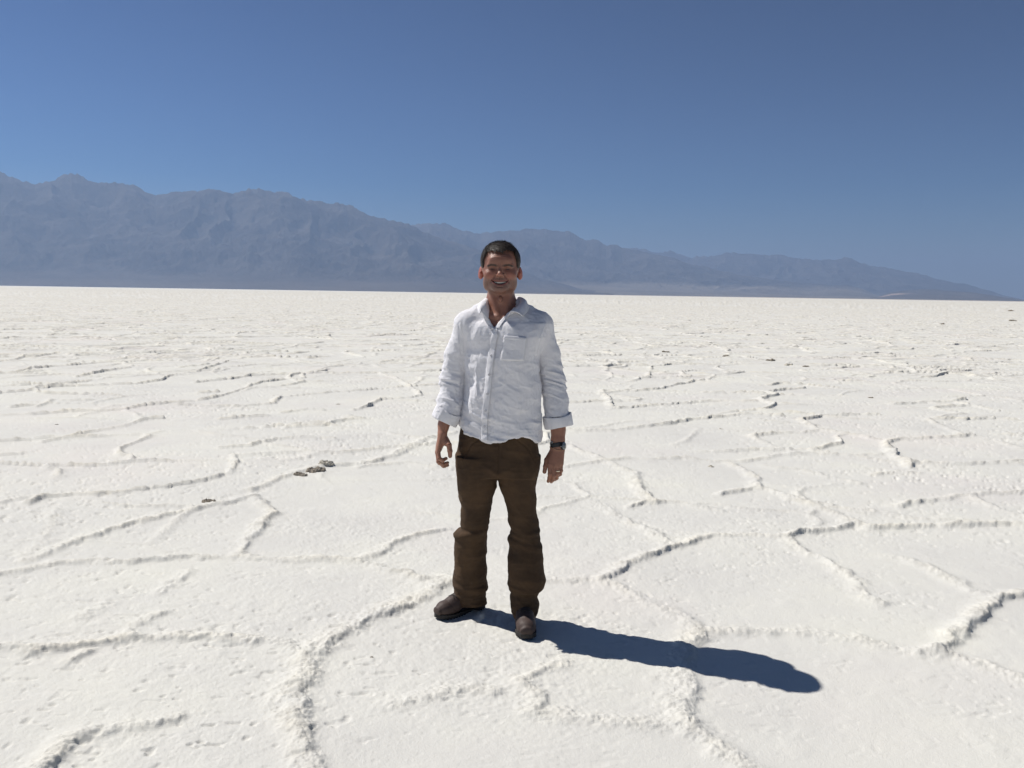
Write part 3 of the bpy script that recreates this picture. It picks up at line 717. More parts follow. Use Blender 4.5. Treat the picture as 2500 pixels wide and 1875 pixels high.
    inside = front & (lipd > .002) & (np.abs(u) < .036) & (z > 1.5985 + 14. * u * u) & (z < 1.6108 + 4. * u * u); mix(inside * (y > 3.842) * 1., (.04, .014, .012))
    for s in (-1, 1):
        d, t = seg2(s * u, z, [(.012, 1.679), (.024, 1.6825), (.038, 1.684), (.052, 1.679)])
        mix(smooth(.0062, .0030, d + .0009 * fbm(x * 400, y * 50, z * 400, seed=5, octv=2)) * front * .95 * (.5 + .5 * smooth(0, .15, t)), (.018, .012, .010))
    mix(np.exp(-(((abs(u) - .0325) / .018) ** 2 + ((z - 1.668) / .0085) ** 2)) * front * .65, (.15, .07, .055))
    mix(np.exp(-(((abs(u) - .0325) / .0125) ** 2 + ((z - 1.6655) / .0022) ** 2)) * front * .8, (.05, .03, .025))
    chest = smooth(1.53, 1.45, z); mix(chest * .45, (.38, .185, .125))
    return widen(V), Q, C

def hand(W_, chains, palm, thumbweb, back, name):
    """W_: list of forearm points+radii, chains: fingers, palm: capsules"""
    P = np.vstack([p for p, r in W_] + [np.array(c[0]) for c in chains]); lo = P.min(0) - .035; hi = P.max(0) + .035
    f = Field(lo, hi, .0014)
    pts = [p for p, r in W_]; rr = [r for p, r in W_]
    f.chain(pts, rr, .012, flat=back, fs=.80)
    for a, b, ra, rb in palm: f.cap(a, b, ra, rb, .010, flat=back, fs=.78)
    for a, b, ra, rb in thumbweb: f.cap(a, b, ra, rb, .010)
    for Pc, R in chains:
        # each finger is its own chain so that they stay apart
        g = Field(lo, hi, .0014); g.chain(Pc, R, .0025)
        for i in range(1, len(Pc) - 1): g.ell(Pc[i], (R[i] * 1.07,) * 3, .003)
        f.d = smin(f.d, g.d, .0035)
    return f.mesh()

def T3(px, py, y): return at(px, py, y)
def right_hand():     # his right, at the left of the photo: thumb side to the camera, fingers curling to the thigh
    W_ = [(ARM_R[3] + 0 * ARM_R[3], .043), (T3(1089, 1020, 3.928), .036), (T3(1083, 1038, 3.920), .031), (T3(1080, 1058, 3.912), .0265)]
    idx = [T3(1070, 1101, 3.882), T3(1072, 1119, 3.872), T3(1080.5, 1124, 3.882), T3(1089, 1119.5, 3.892)]
    mid = [T3(1068, 1104, 3.902), T3(1070.5, 1127, 3.896), T3(1081, 1134, 3.905), T3(1092.5, 1130, 3.914)]
    rng = [T3(1068, 1106, 3.922), T3(1072.5, 1130, 3.920), T3(1083, 1137.5, 3.926), T3(1092.5, 1136, 3.932)]
    lit = [T3(1070, 1106, 3.941), T3(1075, 1127, 3.942), T3(1081, 1137, 3.944), T3(1086.5, 1139, 3.947)]
    th = [T3(1088, 1070, 3.897), T3(1096, 1086, 3.874), T3(1098.5, 1101, 3.868), T3(1099, 1113.5, 3.872)]
    ch = [(idx, [.0098, .0093, .0086, .0074]), (mid, [.0100, .0095, .0088, .0076]), (rng, [.0097, .0090, .0083, .0072]), (lit, [.0088, .0080, .0073, .0064]), (th, [.0125, .0118, .0108, .0090])]
    w = T3(1080, 1060, 3.912)
    palm = [(w + (.0, -.012, 0), idx[0], .021, .0135), (w, mid[0], .023, .0140), (w + (0, .010, 0), rng[0], .022, .0135), (w + (0, .018, 0), lit[0], .018, .0120), (T3(1077, 1078, 3.905), T3(1072, 1094, 3.915), .021, .018)]
    web = [(T3(1082, 1068, 3.903), T3(1093, 1083, 3.882), .017, .0125), (T3(1080, 1080, 3.90), T3(1090, 1082, 3.886), .014, .011)]
    return hand(W_, ch, palm, web, (1, .25, 0), 'r')
def left_hand():      # his left: back of the hand to the camera, thumb towards the thigh
    W_ = [(ARM_L[3] + 0 * ARM_L[3], .042), (T3(1362, 1030, 3.938), .0355), (T3(1363, 1050, 3.932), .0325), (T3(1362, 1075, 3.925), .0310), (T3(1361, 1092, 3.920), .0295)]
    idx = [T3(1342, 1134, 3.900), T3(1342.5, 1157, 3.893), T3(1341, 1167, 3.905), T3(1338.5, 1175, 3.918)]
    mid = [T3(1351.5, 1137, 3.898), T3(1352, 1161, 3.893), T3(1350, 1171, 3.908), T3(1346, 1176, 3.925)]
    rng = [T3(1361, 1136, 3.900), T3(1361.5, 1157, 3.898), T3(1359, 1167, 3.914), T3(1355, 1171, 3.930)]
    lit = [T3(1370, 1132, 3.906), T3(1370, 1149, 3.906), T3(1367.5, 1158, 3.918), T3(1363, 1162, 3.931)]
    th = [T3(1347, 1103, 3.925), T3(1335, 1123, 3.915), T3(1331.5, 1139, 3.908), T3(1329.5, 1152, 3.905)]
    ch = [(idx, [.0098, .0093, .0086, .0074]), (mid, [.0100, .0095, .0088, .0076]), (rng, [.0097, .0090, .0083, .0072]), (lit, [.0088, .0080, .0073, .0064]), (th, [.0125, .0112, .0102, .0088])]
    w = T3(1361, 1094, 3.922)
    palm = [(w + (-.012, 0, 0), idx[0], .021, .0130), (w, mid[0], .023, .0135), (w + (.010, 0, 0), rng[0], .022, .0130), (w + (.014, 0, 0), lit[0], .019, .0118), (T3(1358, 1112, 3.917), T3(1357, 1128, 3.910), .026, .024)]
    web = [(T3(1352, 1104, 3.925), T3(1339, 1122, 3.915), .0165, .0120), (T3(1350, 1116, 3.918), T3(1341, 1124, 3.912), .013, .011)]
    return hand(W_, ch, palm, web, (.1, 1, 0), 'l')

LEG_R = [(1112, 1116, 1218, 3.95), (1150, 1118, 1216, 3.953), (1187, 1117, 1211, 3.955), (1197, 1118, 1208, 3.957), (1215, 1122, 1203, 3.965), (1233, 1126, 1200, 3.975), (1264, 1124.5, 1194, 3.99), (1279, 1123, 1191.5, 3.997), (1289, 1120, 1189.5, 4.0), (1297, 1110.5, 1189, 4.003), (1304, 1108, 1189, 4.005),
         (1322, 1108.5, 1188.5, 4.012), (1341, 1109, 1188, 4.02), (1366, 1109, 1187, 4.03), (1409, 1109, 1186.5, 4.045), (1430, 1109, 1188, 4.053), (1441, 1110, 1185, 4.057), (1452, 1111, 1185, 4.06), (1466, 1112, 1186.5, 4.065), (1478, 1113, 1186.5, 4.07)]
LEG_L = [(1112, 1214, 1317, 3.95), (1150, 1215, 1311, 3.95), (1187, 1220, 1307, 3.95), (1200, 1224, 1307, 3.95), (1221, 1234, 1308.5, 3.95), (1257, 1239.5, 1311, 3.948), (1276, 1243, 1313.5, 3.945), (1290, 1246.5, 1315, 3.943), (1299, 1243, 1316, 3.942), (1308, 1242, 1318, 3.942), (1330, 1244.5, 1320, 3.942), (1341, 1244.5, 1321.5, 3.942), (1360, 1240.5, 1325, 3.94),
         (1390, 1239.5, 1328, 3.94), (1418, 1241, 1330, 3.94), (1435, 1241.5, 1325, 3.94), (1447, 1243, 1317, 3.94), (1457, 1246, 1312, 3.94), (1467, 1248, 1315, 3.935), (1476, 1249, 1318, 3.93), (1486, 1252, 1315, 3.928), (1497, 1254, 1309, 3.925), (1509, 1256, 1306, 3.925)]
HIP = [(1030, 1128, 1314, .098), (1050, 1122, 1316, .102), (1088, 1115.5, 1316, .110), (1125, 1114, 1319, .118), (1140, 1115.5, 1316, .120), (1156, 1118.5, 1309.5, .112)]
def leg_rows(L, off=0., extra=0.):
    r = []
    for py, xl, xr, y in L:
        a, b = at(xl, py, y), at(xr, py, y); hw = (b[0] - a[0]) / 2
        r.append(((a[2] + b[2]) / 2, (a[0] + b[0]) / 2, y, hw + off, min(max(hw * 1.08, .080), .098) + off))
    return r
def hip_rows(off=0.):
    return [((at(a, py)[2] + at(b, py)[2]) / 2, (at(a, py)[0] + at(b, py)[0]) / 2, YB, (at(b, py)[0] - at(a, py)[0]) / 2 + off, ry + off) for py, a, b, ry in HIP]

# the boots stand on the crust
def gz(x, y, r=.05):
    a = np.linspace(-r, r, 9); X, Y = np.meshgrid(x + a, y + a); return float(np.percentile(salt_height(X, Y)[0], 65))
BOOTS = [dict(heel=(-.128, 4.135), toe=(-.338, 3.962)), dict(heel=(.070, 4.030), toe=(.078, 3.735))]

def to_local(V, o, ang, inv=False):
    c, s = math.cos(ang), math.sin(ang); W_ = V.copy()
    W_[:, 0] = o[0] + V[:, 0] * c - V[:, 1] * s; W_[:, 1] = o[1] + V[:, 0] * s + V[:, 1] * c; W_[:, 2] = V[:, 2] + o[2]; return W_
def build_boot(parent, B, mirror):
    hx, hy = B['heel']; tx, ty = B['toe']; L = math.hypot(tx - hx, ty - hy); ang = math.atan2(ty - hy, tx - hx); k = L / .30
    z0 = min(gz(hx + (tx - hx) * .15, hy + (ty - hy) * .15), gz(hx + (tx - hx) * .75, hy + (ty - hy) * .75)) + .002
    o = (hx, hy, z0); m = mirror
    f = Field((-.02, -.075, -.01), (.33, .075, .20), .0022)
    f.ell((.235, .004 * m, .045), (.062, .046, .038), .015)
    f.ell((.262, .006 * m, .040), (.040, .042, .034), .015)
    f.cap((.19, .002 * m, .060), (.10, 0, .085), .042, .043, .03)
    f.ell((.055, 0, .055), (.055, .036, .052), .02)
    f.cap((.065, 0, .09), (.07, 0, .165), .043, .046, .03)
    f.cap((.215, .003 * m, .070), (.110, 0, .112), .018, .020, .015)          # tongue and laced ridge
    f.cap((.12, -.034, .115), (.2, -.030, .066), .006, .006, .008); f.cap((.12, .034, .115), (.2, .030, .066), .006, .006, .008)
    f.ell((.298, .005 * m, .040), (.014, .030, .022), .006)                    # toe bumper
    f.add(lambda X, Y, Z_: (.020 - Z_) + 0 * X + 0 * Y, None, None, .001, False) if False else None
    f.d = np.maximum(f.d, (.018 - f.ax[2])[None, None, :])
    f.d = np.maximum(f.d, (f.ax[2] - .135)[None, None, :])
    V, Q = f.mesh(); V = relax(V, Q, 1); N = normals(V, Q)
    V = V + N * (.0018 * fbm(V[:, 0] * 30, V[:, 1] * 30, V[:, 2] * 30, seed=61, octv=3))[:, None]
    d, _ = seg2(V[:, 0], V[:, 2], [(.245, .082), (.225, .05), (.20, .028)]); V = V - N * (.0018 * np.exp(-(d / .002) ** 2))[:, None]
    d, _ = seg2(V[:, 0], V[:, 2], [(.02, .07), (.07, .062), (.11, .04), (.12, .02)]); V = V - N * (.0018 * np.exp(-(d / .002) ** 2))[:, None]
    V[:, :2] *= k; V = to_local(V, o, ang)
    boot = np_mesh('boot', V, Q, LEATHER, parent)
    # sole: welt with lugs
    g = Field((-.02, -.07, -.012), (.33, .07, .04), .0022)
    def foot(X, Y, Z_, e=0.):
        hw = np.interp(X.ravel(), [0, .03, .09, .15, .22, .27, .30, .312], [.022, .036, .036, .038, .050, .046, .028, .004])[:, None, None]
        cy = np.interp(X.ravel(), [0, .15, .3], [0, .002 * m, .006 * m])[:, None, None]
        return np.abs(Y - cy) - hw - e
    def sole(X, Y, Z_):
        d2 = foot(X, Y, Z_); d2 = np.maximum(d2, np.maximum(-.002 - X, X - .311)); zt = .024 + .10 * np.clip(X - .22, 0, 1) ; zb = .0 + .12 * np.clip(X - .25, 0, 1) + .003
        lug = .003 * (np.sin(X * 330) > 0) * (d2 > -.013)
        return np.maximum(d2, np.maximum(Z_ - zt, zb - Z_)) + lug * (Z_ < .015)
    g.add(sole, None, None, .001)
    V, Q = g.mesh(); V = relax(V, Q, 1); V[:, :2] *= k; V[:, 2] -= .003
    np_mesh('sole', to_local(V, o, ang), Q, RUBBER, boot)
    parts = []
    for i in range(5):
        x0, x1 = .125 + i * .018, .137 + i * .018; zt = lambda x_, y_: float(f.ax[2][np.where(f.d[int((x_ + .02) / .0022), int((y_ + .075) / .0022)] < 0)[0].max()]) + .001
        for sy in (-1, 1):
            P = [(a_, b_, zt(a_, b_)) for a_, b_ in ((x0, -.026 * sy), (x0 + .003, -.013 * sy), ((x0 + x1) / 2, 0), (x1, .013 * sy), (x1 + .003, .026 * sy))]
            parts.append(tube(catmull(P, 9), .0022, 6))
    for sy in (-1, 1): parts.append(tube(catmull([(a_, b_ * sy, zt(a_, b_ * sy) + c_) for a_, b_, c_ in ((.135, 0, .003), (.13, .018, .008), (.14, .032, .004), (.15, .014, .005), (.138, 0, .004))], 14), .0020, 6))
    V, Q = join(parts); V[:, :2] *= k; np_mesh('lace', to_local(V, o, ang), Q, LACE, boot)
    return boot

def ridged(x, y, z, seed, o=3):
    s = 0; a = 1.; n = 0
    for k in range(o):
        q = 2.1 ** k; v = 1 - np.abs(vnoise(x * q + k * 9, y * q, z * q, seed + k)) * 2.; s = s + a * v; n += a; a *= .5
    return s / n

def build_person():
    hv, hq, hc = build_head()
    # trunk, legs and upper arms lie under the clothes
    f = Field((-.36, 3.78, .10), (.26, 4.16, 1.47), .007)
    f.loft([r for r in body_rows(-.028) if r[0] > .99], .03, yaw=YAW); f.loft(hip_rows(-.034), .03)
    f.loft([(1.02, -.052, 3.955, .13, .075), (.90, -.052, 3.955, .13, .070)], .03)
    for A in (ARM_R, ARM_L): f.chain(A, [.048, .043, .040, .037, .034], .03)
    for A in (ARM_R, ARM_L): f.cap((-.053, 3.975, 1.44), A[0], .055, .048, .03)
    for L_ in (LEG_R, LEG_L):
        P = [np.array((r[1], r[2], r[0])) for r in sorted(leg_rows(L_), reverse=True)]; n = len(P)
        f.cap((-.053 + (.05 if L_ is LEG_L else -.05), 3.95, .86), P[0] + (0, 0, -.06), .07, .06, .03)
        f.chain([P[0], P[n // 3], P[n // 2], P[-2]], [.060, .046, .036, .030], .03)
    bv, bq = f.mesh()
    rv_, rq = right_hand(); lv, lq = left_hand()
    base = np.array([.31, .150, .098])
    def piece(nm, V, Q, C):
        k = V; C = C.copy()
        o = np_mesh(nm, V, Q, SKIN); ca = o.data.color_attributes.new('tint', 'FLOAT_COLOR', 'POINT')
        ca.data.foreach_set('color', np.hstack([C, np.ones((len(C), 1))]).astype(np.float32).ravel()); return o
    def hand_skin(V, Q):
        N = normals(V, Q); C = base * (1 + .12 * fbm(V[:, 0] * 50, V[:, 1] * 50, V[:, 2] * 50, seed=3, octv=3))[:, None]
        return V + N * (.0007 * ridged(V[:, 0] * 40, V[:, 1] * 40, V[:, 2] * 18, 8, 2))[:, None], Q, C
    per = piece('person', hv, hq, hc)
    others = [piece('body_piece', bv, bq, np.tile(base, (len(bv), 1))), piece('hand_piece', *hand_skin(rv_, rq)), piece('hand_piece', *hand_skin(lv, lq))]
    # weld head, trunk and forearms into one continuous skin
    for o in others:
        n0 = len(per.data.vertices); done = False
        for solver in ('MANIFOLD', 'EXACT'):
            md = per.modifiers.new('weld', 'BOOLEAN'); md.operation = 'UNION'; md.object = o; md.solver = solver
            bpy.context.view_layer.update(); dg = bpy.context.evaluated_depsgraph_get()
            me = bpy.data.meshes.new_from_object(per.evaluated_get(dg), depsgraph=dg); per.modifiers.clear()
            print('weld', solver, n0, len(o.data.vertices), len(me.vertices), 'tint' in me.color_attributes)
            if len(me.vertices) > n0 - .35 * n0 + 500: per.data = me; done = True; break
        if not done: raise RuntimeError('weld failed')
        bpy.data.objects.remove(o)
    per.data.polygons.foreach_set('use_smooth', np.ones(len(per.data.polygons), bool))
    tag(per, 'smiling man in a white linen shirt and brown trousers standing on the salt flat', 'person')

    # eyes, teeth
    for s in (-1, 1):
        c = np.array((HX + s * .0325, 3.8575, 1.6655)); g = Field(c - .013, c + .013, .001); g.ell(c, (.0112,) * 3, .001); v, q = g.mesh()
        e = np_mesh('eye', widen(v), q, EYEW, per)
        c2 = c + (0, -.0088, -.0003); g = Field(c2 - .008, c2 + .008, .0007); g.ell(c2, (.0052, .0030, .0052), .001); v, q = g.mesh(); np_mesh('iris', widen(v), q, IRIS, e)
    g = Field((HX - .04, 3.82, 1.59), (HX + .04, 3.875, 1.63), .0009)
    def tf(X, Y, Z_):
        u = X - HX; yc = 3.8435 + 13 * u * u; w = .0078; tw = np.abs(((u + 10 * w + w / 2) % w) - w / 2) / (w / 2)
        bot = 1.6030 + 7. * u * u + .0006 * (tw ** 3); d = np.maximum(np.abs(Y - yc) - .0028 + .0010 * tw ** 4, np.maximum(Z_ - (1.6155 + 4. * u * u), bot - Z_)); return np.maximum(d, np.abs(u) - .0265)
    g.add(tf, None, None, .0005); v, q = g.mesh(); np_mesh('teeth', widen(v), q, TEETH, per)

    # hair
    f = Field((HX - .11, 3.82, 1.56), (HX + .11, 4.06, 1.82), .0022)
    f.ell((HX, 3.942, 1.701), (.0865, .1045, .0915), .01); f.ell((HX, 3.902, 1.700), (.0790, .074, .082), .02)
    X, Y, Z_ = f.grid((slice(None),) * 3)
    au = np.abs(X - HX)
    zl_front = 1.742 + .010 * smooth(.0, .028, au) - .006 * smooth(0, .02, np.abs(X - HX + .016)) * 0 + 0 * Y
    zl_side = 1.652 + .0 * Y + np.where(Y > 3.922, .030 * smooth(3.92, 3.935, Y) - .095 * smooth(3.955, 4.0, Y), 0)
    side = smooth(.058, .072, au) * smooth(3.868, 3.882, Y) ; side = np.maximum(side, smooth(3.93, 3.95, Y) + 0 * X)
    temple = smooth(3.885, 3.86, Y - .0 * X) * smooth(.045, .06, au) * .02
    zl = zl_front * (1 - side) + zl_side * side - temple * 0 + .005 * vnoise(X * 130, Y * 130, Z_ * 30, 4)
    f.d = np.maximum(f.d, (zl - Z_).astype(np.float32) * .8)
    f.d = -smin(-f.d, (np.sqrt(((X - HX) / .0745) ** 2 + ((Y - 3.942) / .094) ** 2 + ((Z_ - 1.700) / .084) ** 2) - 1).astype(np.float32) * .08, .001)
    V, Q = f.mesh(); N = normals(V, Q)
    x, y, z = V.T
    V = V + N * (.0022 * ridged(x * 150, y * 40, z * 70, 31, 2) + .003 * fbm(x * 28, y * 20, z * 28, seed=36, octv=2))[:, None]
    rng = np.random.RandomState(4); fc = V[Q].mean(1); fn = N[Q].mean(1)
    ok = np.where((np.linalg.norm((fc - (HX, 3.942, 1.702)) / (.08, .098, .088), axis=1) > 1.0) & (fn[:, 2] > -.5))[0]; pick = rng.choice(ok, 9000)
    P0 = fc[pick]; n0 = fn[pick]; top = np.clip((P0[:, 2] - 1.70) / .08, 0, 1)[:, None]
    comb = np.stack([.25 * (P0[:, 0] - HX) / .08 + .25, -.9 * np.ones(len(P0)) * np.clip(1.2 - 2 * (P0[:, 1] - 3.9) / .1, -.2, 1), -.35 - 1.2 * (1 - top[:, 0])], 1) + .35 * rng.randn(len(P0), 3)
    comb -= n0 * (comb * n0).sum(1)[:, None]; comb /= np.linalg.norm(comb, axis=1, keepdims=True)
    ln = (.011 + .014 * rng.rand(len(P0)))[:, None] * (.5 + .6 * top); wd = np.cross(comb, n0) * (.0005 + .0005 * rng.rand(len(P0)))[:, None]
    lift = .05 + .55 * rng.rand(len(P0))[:, None] * top ** 2
    a = P0 - n0 * .001; b = a + comb * ln * .55 + n0 * ln * lift * .55; c = a + comb * ln + n0 * ln * lift * .55
    SV = np.stack([a - wd, a + wd, b + wd * .8, b - wd * .8, c + wd * .15, c - wd * .15], 1).reshape(-1, 3); i = np.arange(len(P0))[:, None] * 6
    SQ = np.stack([i + [0, 1, 2, 3], i + [3, 2, 4, 5]], 1).reshape(-1, 4)
    V, Q = join([(V, Q), (SV, SQ)])
    np_mesh('hair', widen(V), Q, HAIRM, per)

    # ---------------------------------------------------------------- shirt
    f = Field((-.385, 3.79, .83), (.285, 4.13, 1.60), .0032)
    f.loft(body_rows(), .03, pw=2.35, yaw=YAW)
    for s, A in ((-1, ARM_R), (1, ARM_L)):
        f.chain(A, [.062, .0545, .0515, .0535, .0545], .012 if s else .012, flat=(0, 1, 0), fs=1.02)
        f.cap((-.052 + s * .06, 3.985, 1.50), A[0] + (0, 0, .012), .036, .052, .035)
        f.ell(A[0] + (s * .004, 0, .006), (.060, .062, .055), .03)
    f.ell((-.142, 3.893, 1.368), (.065, .032, .055), .03, rot=-.42); f.ell((-.030, 3.862, 1.368), (.065, .032, .055), .03, rot=-.42)
    f.ell((-.085, 3.866, 1.06), (.10, .030, .10), .04, rot=-.22)
    outer = f.d.copy()
    X, Y, Z_ = f.grid((slice(None),) * 3)
    # hem: follows the outline read from the photograph, sides and back a little lower
    hem = np.array([(at(px, py, 3.83)[0], at(px, py, 3.83)[2]) for px, py in [(1100, 1040), (1121, 1047), (1134, 1058), (1146, 1066), (1160, 1072), (1175, 1077), (1199, 1081), (1225, 1077), (1247, 1073), (1262, 1069), (1278, 1064.5), (1290, 1068), (1302, 1076), (1318, 1090), (1340, 1092)]])
    zh = np.interp(X.ravel(), hem[:, 0], hem[:, 1])[:, None, None]; zh = zh + .012 * smooth(3.83, 3.95, Y) - .012 * smooth(-.17, -.20, X)
    # only the trunk is cut by the hem; sleeves end inside the turned cuffs
    f.d = np.maximum(f.d, np.where((X > at(1116, 1040)[0]) & (X < at(1327, 1040)[0]), zh - Z_, -1).astype(np.float32))
    for A in (ARM_R, ARM_L):
        e = A[-1]; ax_ = e - A[-2]; ax_ /= np.linalg.norm(ax_)
        dd = (X - e[0]) * ax_[0] + (Y - e[1]) * ax_[1] + (Z_ - e[2]) * ax_[2]
        near_ = ((X < at(1123, 1000)[0]) if A is ARM_R else (X > at(1325, 1000)[0])) & (Z_ < at(1200, 985)[2])
        f.d = np.where(near_, np.maximum(f.d, dd), f.d).astype(np.float32)
    # neck opening
    VP = [at(px, py, 3.87) for px, py in [(1197, 700), (1194, 735), (1188, 762), (1193, 778), (1199, 789), (1206.5, 801), (1222, 783), (1238, 766), (1252, 755), (1262, 742), (1266, 715), (1262, 700)]]
    vp = sdpoly(X[:, :, 0], (0 * X + Z_)[:, 0, :] if False else Z_[0], [(p[0], p[2]) for p in VP])[:, None, :] if False else None
    gx, gz_ = np.meshgrid(f.ax[0], f.ax[2], indexing='ij'); pd = sdpoly(gx, gz_, [(p[0], p[2]) for p in VP]).astype(np.float32)[:, None, :]
    cut = np.maximum(pd, Y - 3.955)
    neck = np.sqrt((X - (-.053)) ** 2 + (Y - 3.975) ** 2) - .066; cut = np.minimum(cut, np.maximum(neck, 1.455 - Z_))
    # hollow inside
    g = Field(f.lo, f.lo + f.h * (f.n - 1), f.h); g.n = f.n; g.d = outer + .006
    inner = np.maximum(g.d[:f.n[0], :f.n[1], :f.n[2]], -.2)
    f.d = -smin(-f.d, cut, .002)
    f.d = np.maximum(f.d, -inner)
    V, Q = f.mesh(); V = relax(V, Q, 1, .5); N = normals(V, Q)
    V = shirt_folds(V, N)
    shirt = np_mesh('shirt', V, Q, LINEN, per)
    shirt_trim(shirt, per, V, N)

    # ---------------------------------------------------------------- trousers
    f = Field((-.31, 3.77, .045), (.20, 4.20, .98), .0036)
    f.loft(hip_rows(-.004), .02, pw=2.5, yaw=[(0, .20), (1, .24)])
    a = Field(f.lo, f.lo + f.h * (f.n - 1), f.h); a.loft(leg_rows(LEG_R), .0, pw=2.2); b = Field(f.lo, f.lo + f.h * (f.n - 1), f.h); b.loft(leg_rows(LEG_L), .0, pw=2.2)
    a.d = a.d[:f.n[0], :f.n[1], :f.n[2]]; b.d = b.d[:f.n[0], :f.n[1], :f.n[2]]
    f.d = smin(f.d, np.minimum(a.d, b.d), .018)
    V, Q = f.mesh(); V = relax(V, Q, 2, .5); N = normals(V, Q); x, y, z = V.T
    k = smooth(.80, .68, z)
    w1 = ridged(x * 5 + z * 4 * np.sign(x + .056), y * 5, z * 11, 71, 3)
    amp = .0062 + .004 * np.exp(-((z - .44) / .05) ** 2) + .008 * smooth(.26, .14, z)
    D = amp * w1
    xs = x + .056
    # knee and ankle stacks
    D += .006 * np.exp(-((z - .44 - .25 * (xs + .1)) / .018) ** 2) * (x < -.056) - .006 * np.exp(-((z - .465 - .1 * xs) / .012) ** 2) * (x < -.056)
    D += .004 * np.exp(-((z - .40 + .25 * (xs - .1)) / .015) ** 2) * (x > -.056) - .005 * np.exp(-((z - .425 + .25 * (xs - .1)) / .012) ** 2) * (x > -.056)
    D += .006 * np.exp(-((z - .19 + .2 * (xs - .1)) / .014) ** 2) * (x > -.056) - .009 * np.exp(-((z - .155 - .1 * (xs - .1)) / .013) ** 2) * (x > -.056)
    # pleats fanning out from the crotch
    for s in (-1, 1):
        for a0, b0, am in (((.0, .74), (.11 * s, .80), .004), ((.005 * s, .70), (.12 * s, .70), .004), ((.02 * s, .66), (.10 * s, .56), .004)):
            d, t = seg2(xs, z, [a0, b0]); D += am * np.exp(-(d / .010) ** 2) * (1 - t) * (N[:, 1] < 0)
    # side seam, fly, pocket edge
    d, _ = seg2(xs, z, [(.004, .88), (.002, .78), (-.002, .72)]); D -= .003 * np.exp(-(d / .004) ** 2) * (N[:, 1] < -.3)
    for s in (-1, 1):
        d, _ = seg2(xs, z, [(.085 * s, .90), (.125 * s, .87), (.165 * s, .80)]); D -= .0035 * np.exp(-(d / .004) ** 2) * (N[:, 1] < 0)
    V = V + N * D[:, None]
    np_mesh('trousers', V, Q, CANVAS, per)
    build_boot(per, BOOTS[0], -1); build_boot(per, BOOTS[1], 1)
    wrist_things(per)
    return per

def arm_coord(V, A):
    best = np.full(len(V), 9.); s_ = np.zeros(len(V)); acc = 0.
    for i in range(len(A) - 1):
        a, b = A[i], A[i + 1]; u = b - a; L = np.linalg.norm(u); t = np.clip(((V - a) @ u) / L ** 2, 0, 1); d = np.linalg.norm(V - a - t[:, None] * u, axis=1)
        m = d < best; best = np.where(m, d, best); s_ = np.where(m, acc + t * L, s_); acc += L
    return best, s_
def cr(x, y, z, seed, o):
    r = ridged(x, y, z, seed, o); return np.sign(r) * np.abs(r) ** 1.0 * np.where(r > 0, .55 + .75 * r, .45)
def shirt_folds(V, N):
    x, y, z = V.T; D = np.zeros(len(V))
    xl = at(1127, 900)[0] + .004; xr = at(1318, 900)[0] - .004
    dr, sr = arm_coord(V, ARM_R); dl, sl = arm_coord(V, ARM_L)
    sleeve_r = smooth(.0, .02, xl - x) * smooth(1.40, 1.33, z); sleeve_l = smooth(.0, .02, x - xr) * smooth(1.40, 1.33, z); trunk = 1 - np.maximum(sleeve_r, sleeve_l)
    wx = x + .02 * fbm(x * 7, y * 7, z * 7, seed=101, octv=2); wz = z + .02 * fbm(x * 7, y * 7, z * 7, seed=103, octv=2)
    low = smooth(1.12, .98, z); xs = x + .055
    # fine crumple everywhere
    D += .0042 * (.25 + .75 * np.maximum(smooth(1.32, 1.18, z), .5 * (1 - trunk))) * np.clip(ridged(wx * 19, y * 19, wz * 19, 110, 3), 0, 1) ** 2 + .0012 * ridged(wx * 42, y * 42, wz * 42, 111, 2) + .0009 * fbm(x * 60, y * 60, z * 60, seed=112, octv=2)
    # slack folds sweeping across the belly, lower on his left
    D += trunk * low * .0075 * cr(wx * 6 + 2, y * 5, (wz + .35 * np.maximum(xs, -.05)) * 24 - 3.5 * np.abs(xs), 120, 2)
    mid = smooth(1.30, 1.22, z) * (1 - low)
    D += trunk * mid * smooth(.02, -.03, xs) * .0060 * cr(wx * 24, y * 8, wz * 6, 130, 2)
    D += trunk * mid * smooth(-.02, .03, xs) * .0036 * cr(wx * 7, y * 6, (wz + .5 * xs) * 15, 131, 2)
    D += trunk * smooth(1.28, 1.36, z) * .0022 * ridged(wx * 12 - wz * 9, y * 6, wz * 7 + wx * 6, 132, 2)
    # drag lines from the armpits
    for s, ap in ((-1, at(1133, 890)), (1, at(1312, 880))):
        for ang, L_, am in ((-.5, .11, .005), (-1.0, .12, .005), (-.1, .09, .004), (.5, .08, .003)):
            e = (ap[0] - s * math.cos(ang) * L_, ap[2] + math.sin(ang) * L_); d, t = seg2(x, z, [(ap[0], ap[2]), e]); D += .6 * am * np.exp(-(d / .008) ** 2) * (1 - t) * smooth(0, .35, t) * (N[:, 1] < 0)
    for sv, s_, sg in ((sleeve_r, sr, 140), (sleeve_l, sl, 150)):
        el = np.exp(-((s_ - .27) / .09) ** 2) + .5 * smooth(.30, .40, s_)
        D += sv * el * .0095 * cr(wx * 5, y * 7, (wz + .25 * wx) * 34, sg, 2)
        D += sv * .0030 * ridged(wx * 9 + wz * 6, y * 9, wz * 12, sg + 3, 2)
    # shoulder seam
    for P in ([at(1331, 790), at(1315, 825), at(1308, 862)], [at(1126, 790), at(1128, 825), at(1131, 862)]):
        d, _ = seg2(x, z, [(p[0], p[2]) for p in P]); D += (.0014 * np.exp(-(d / .004) ** 2) - .0012 * np.exp(-((d - .008) / .004) ** 2)) * (N[:, 1] < 0)
    # hem band flutter
    D += smooth(.03, 0, z - .90) * trunk * .006 * vnoise(x * 26, y * 20, z * 8, 160)
    return V + N * D[:, None]

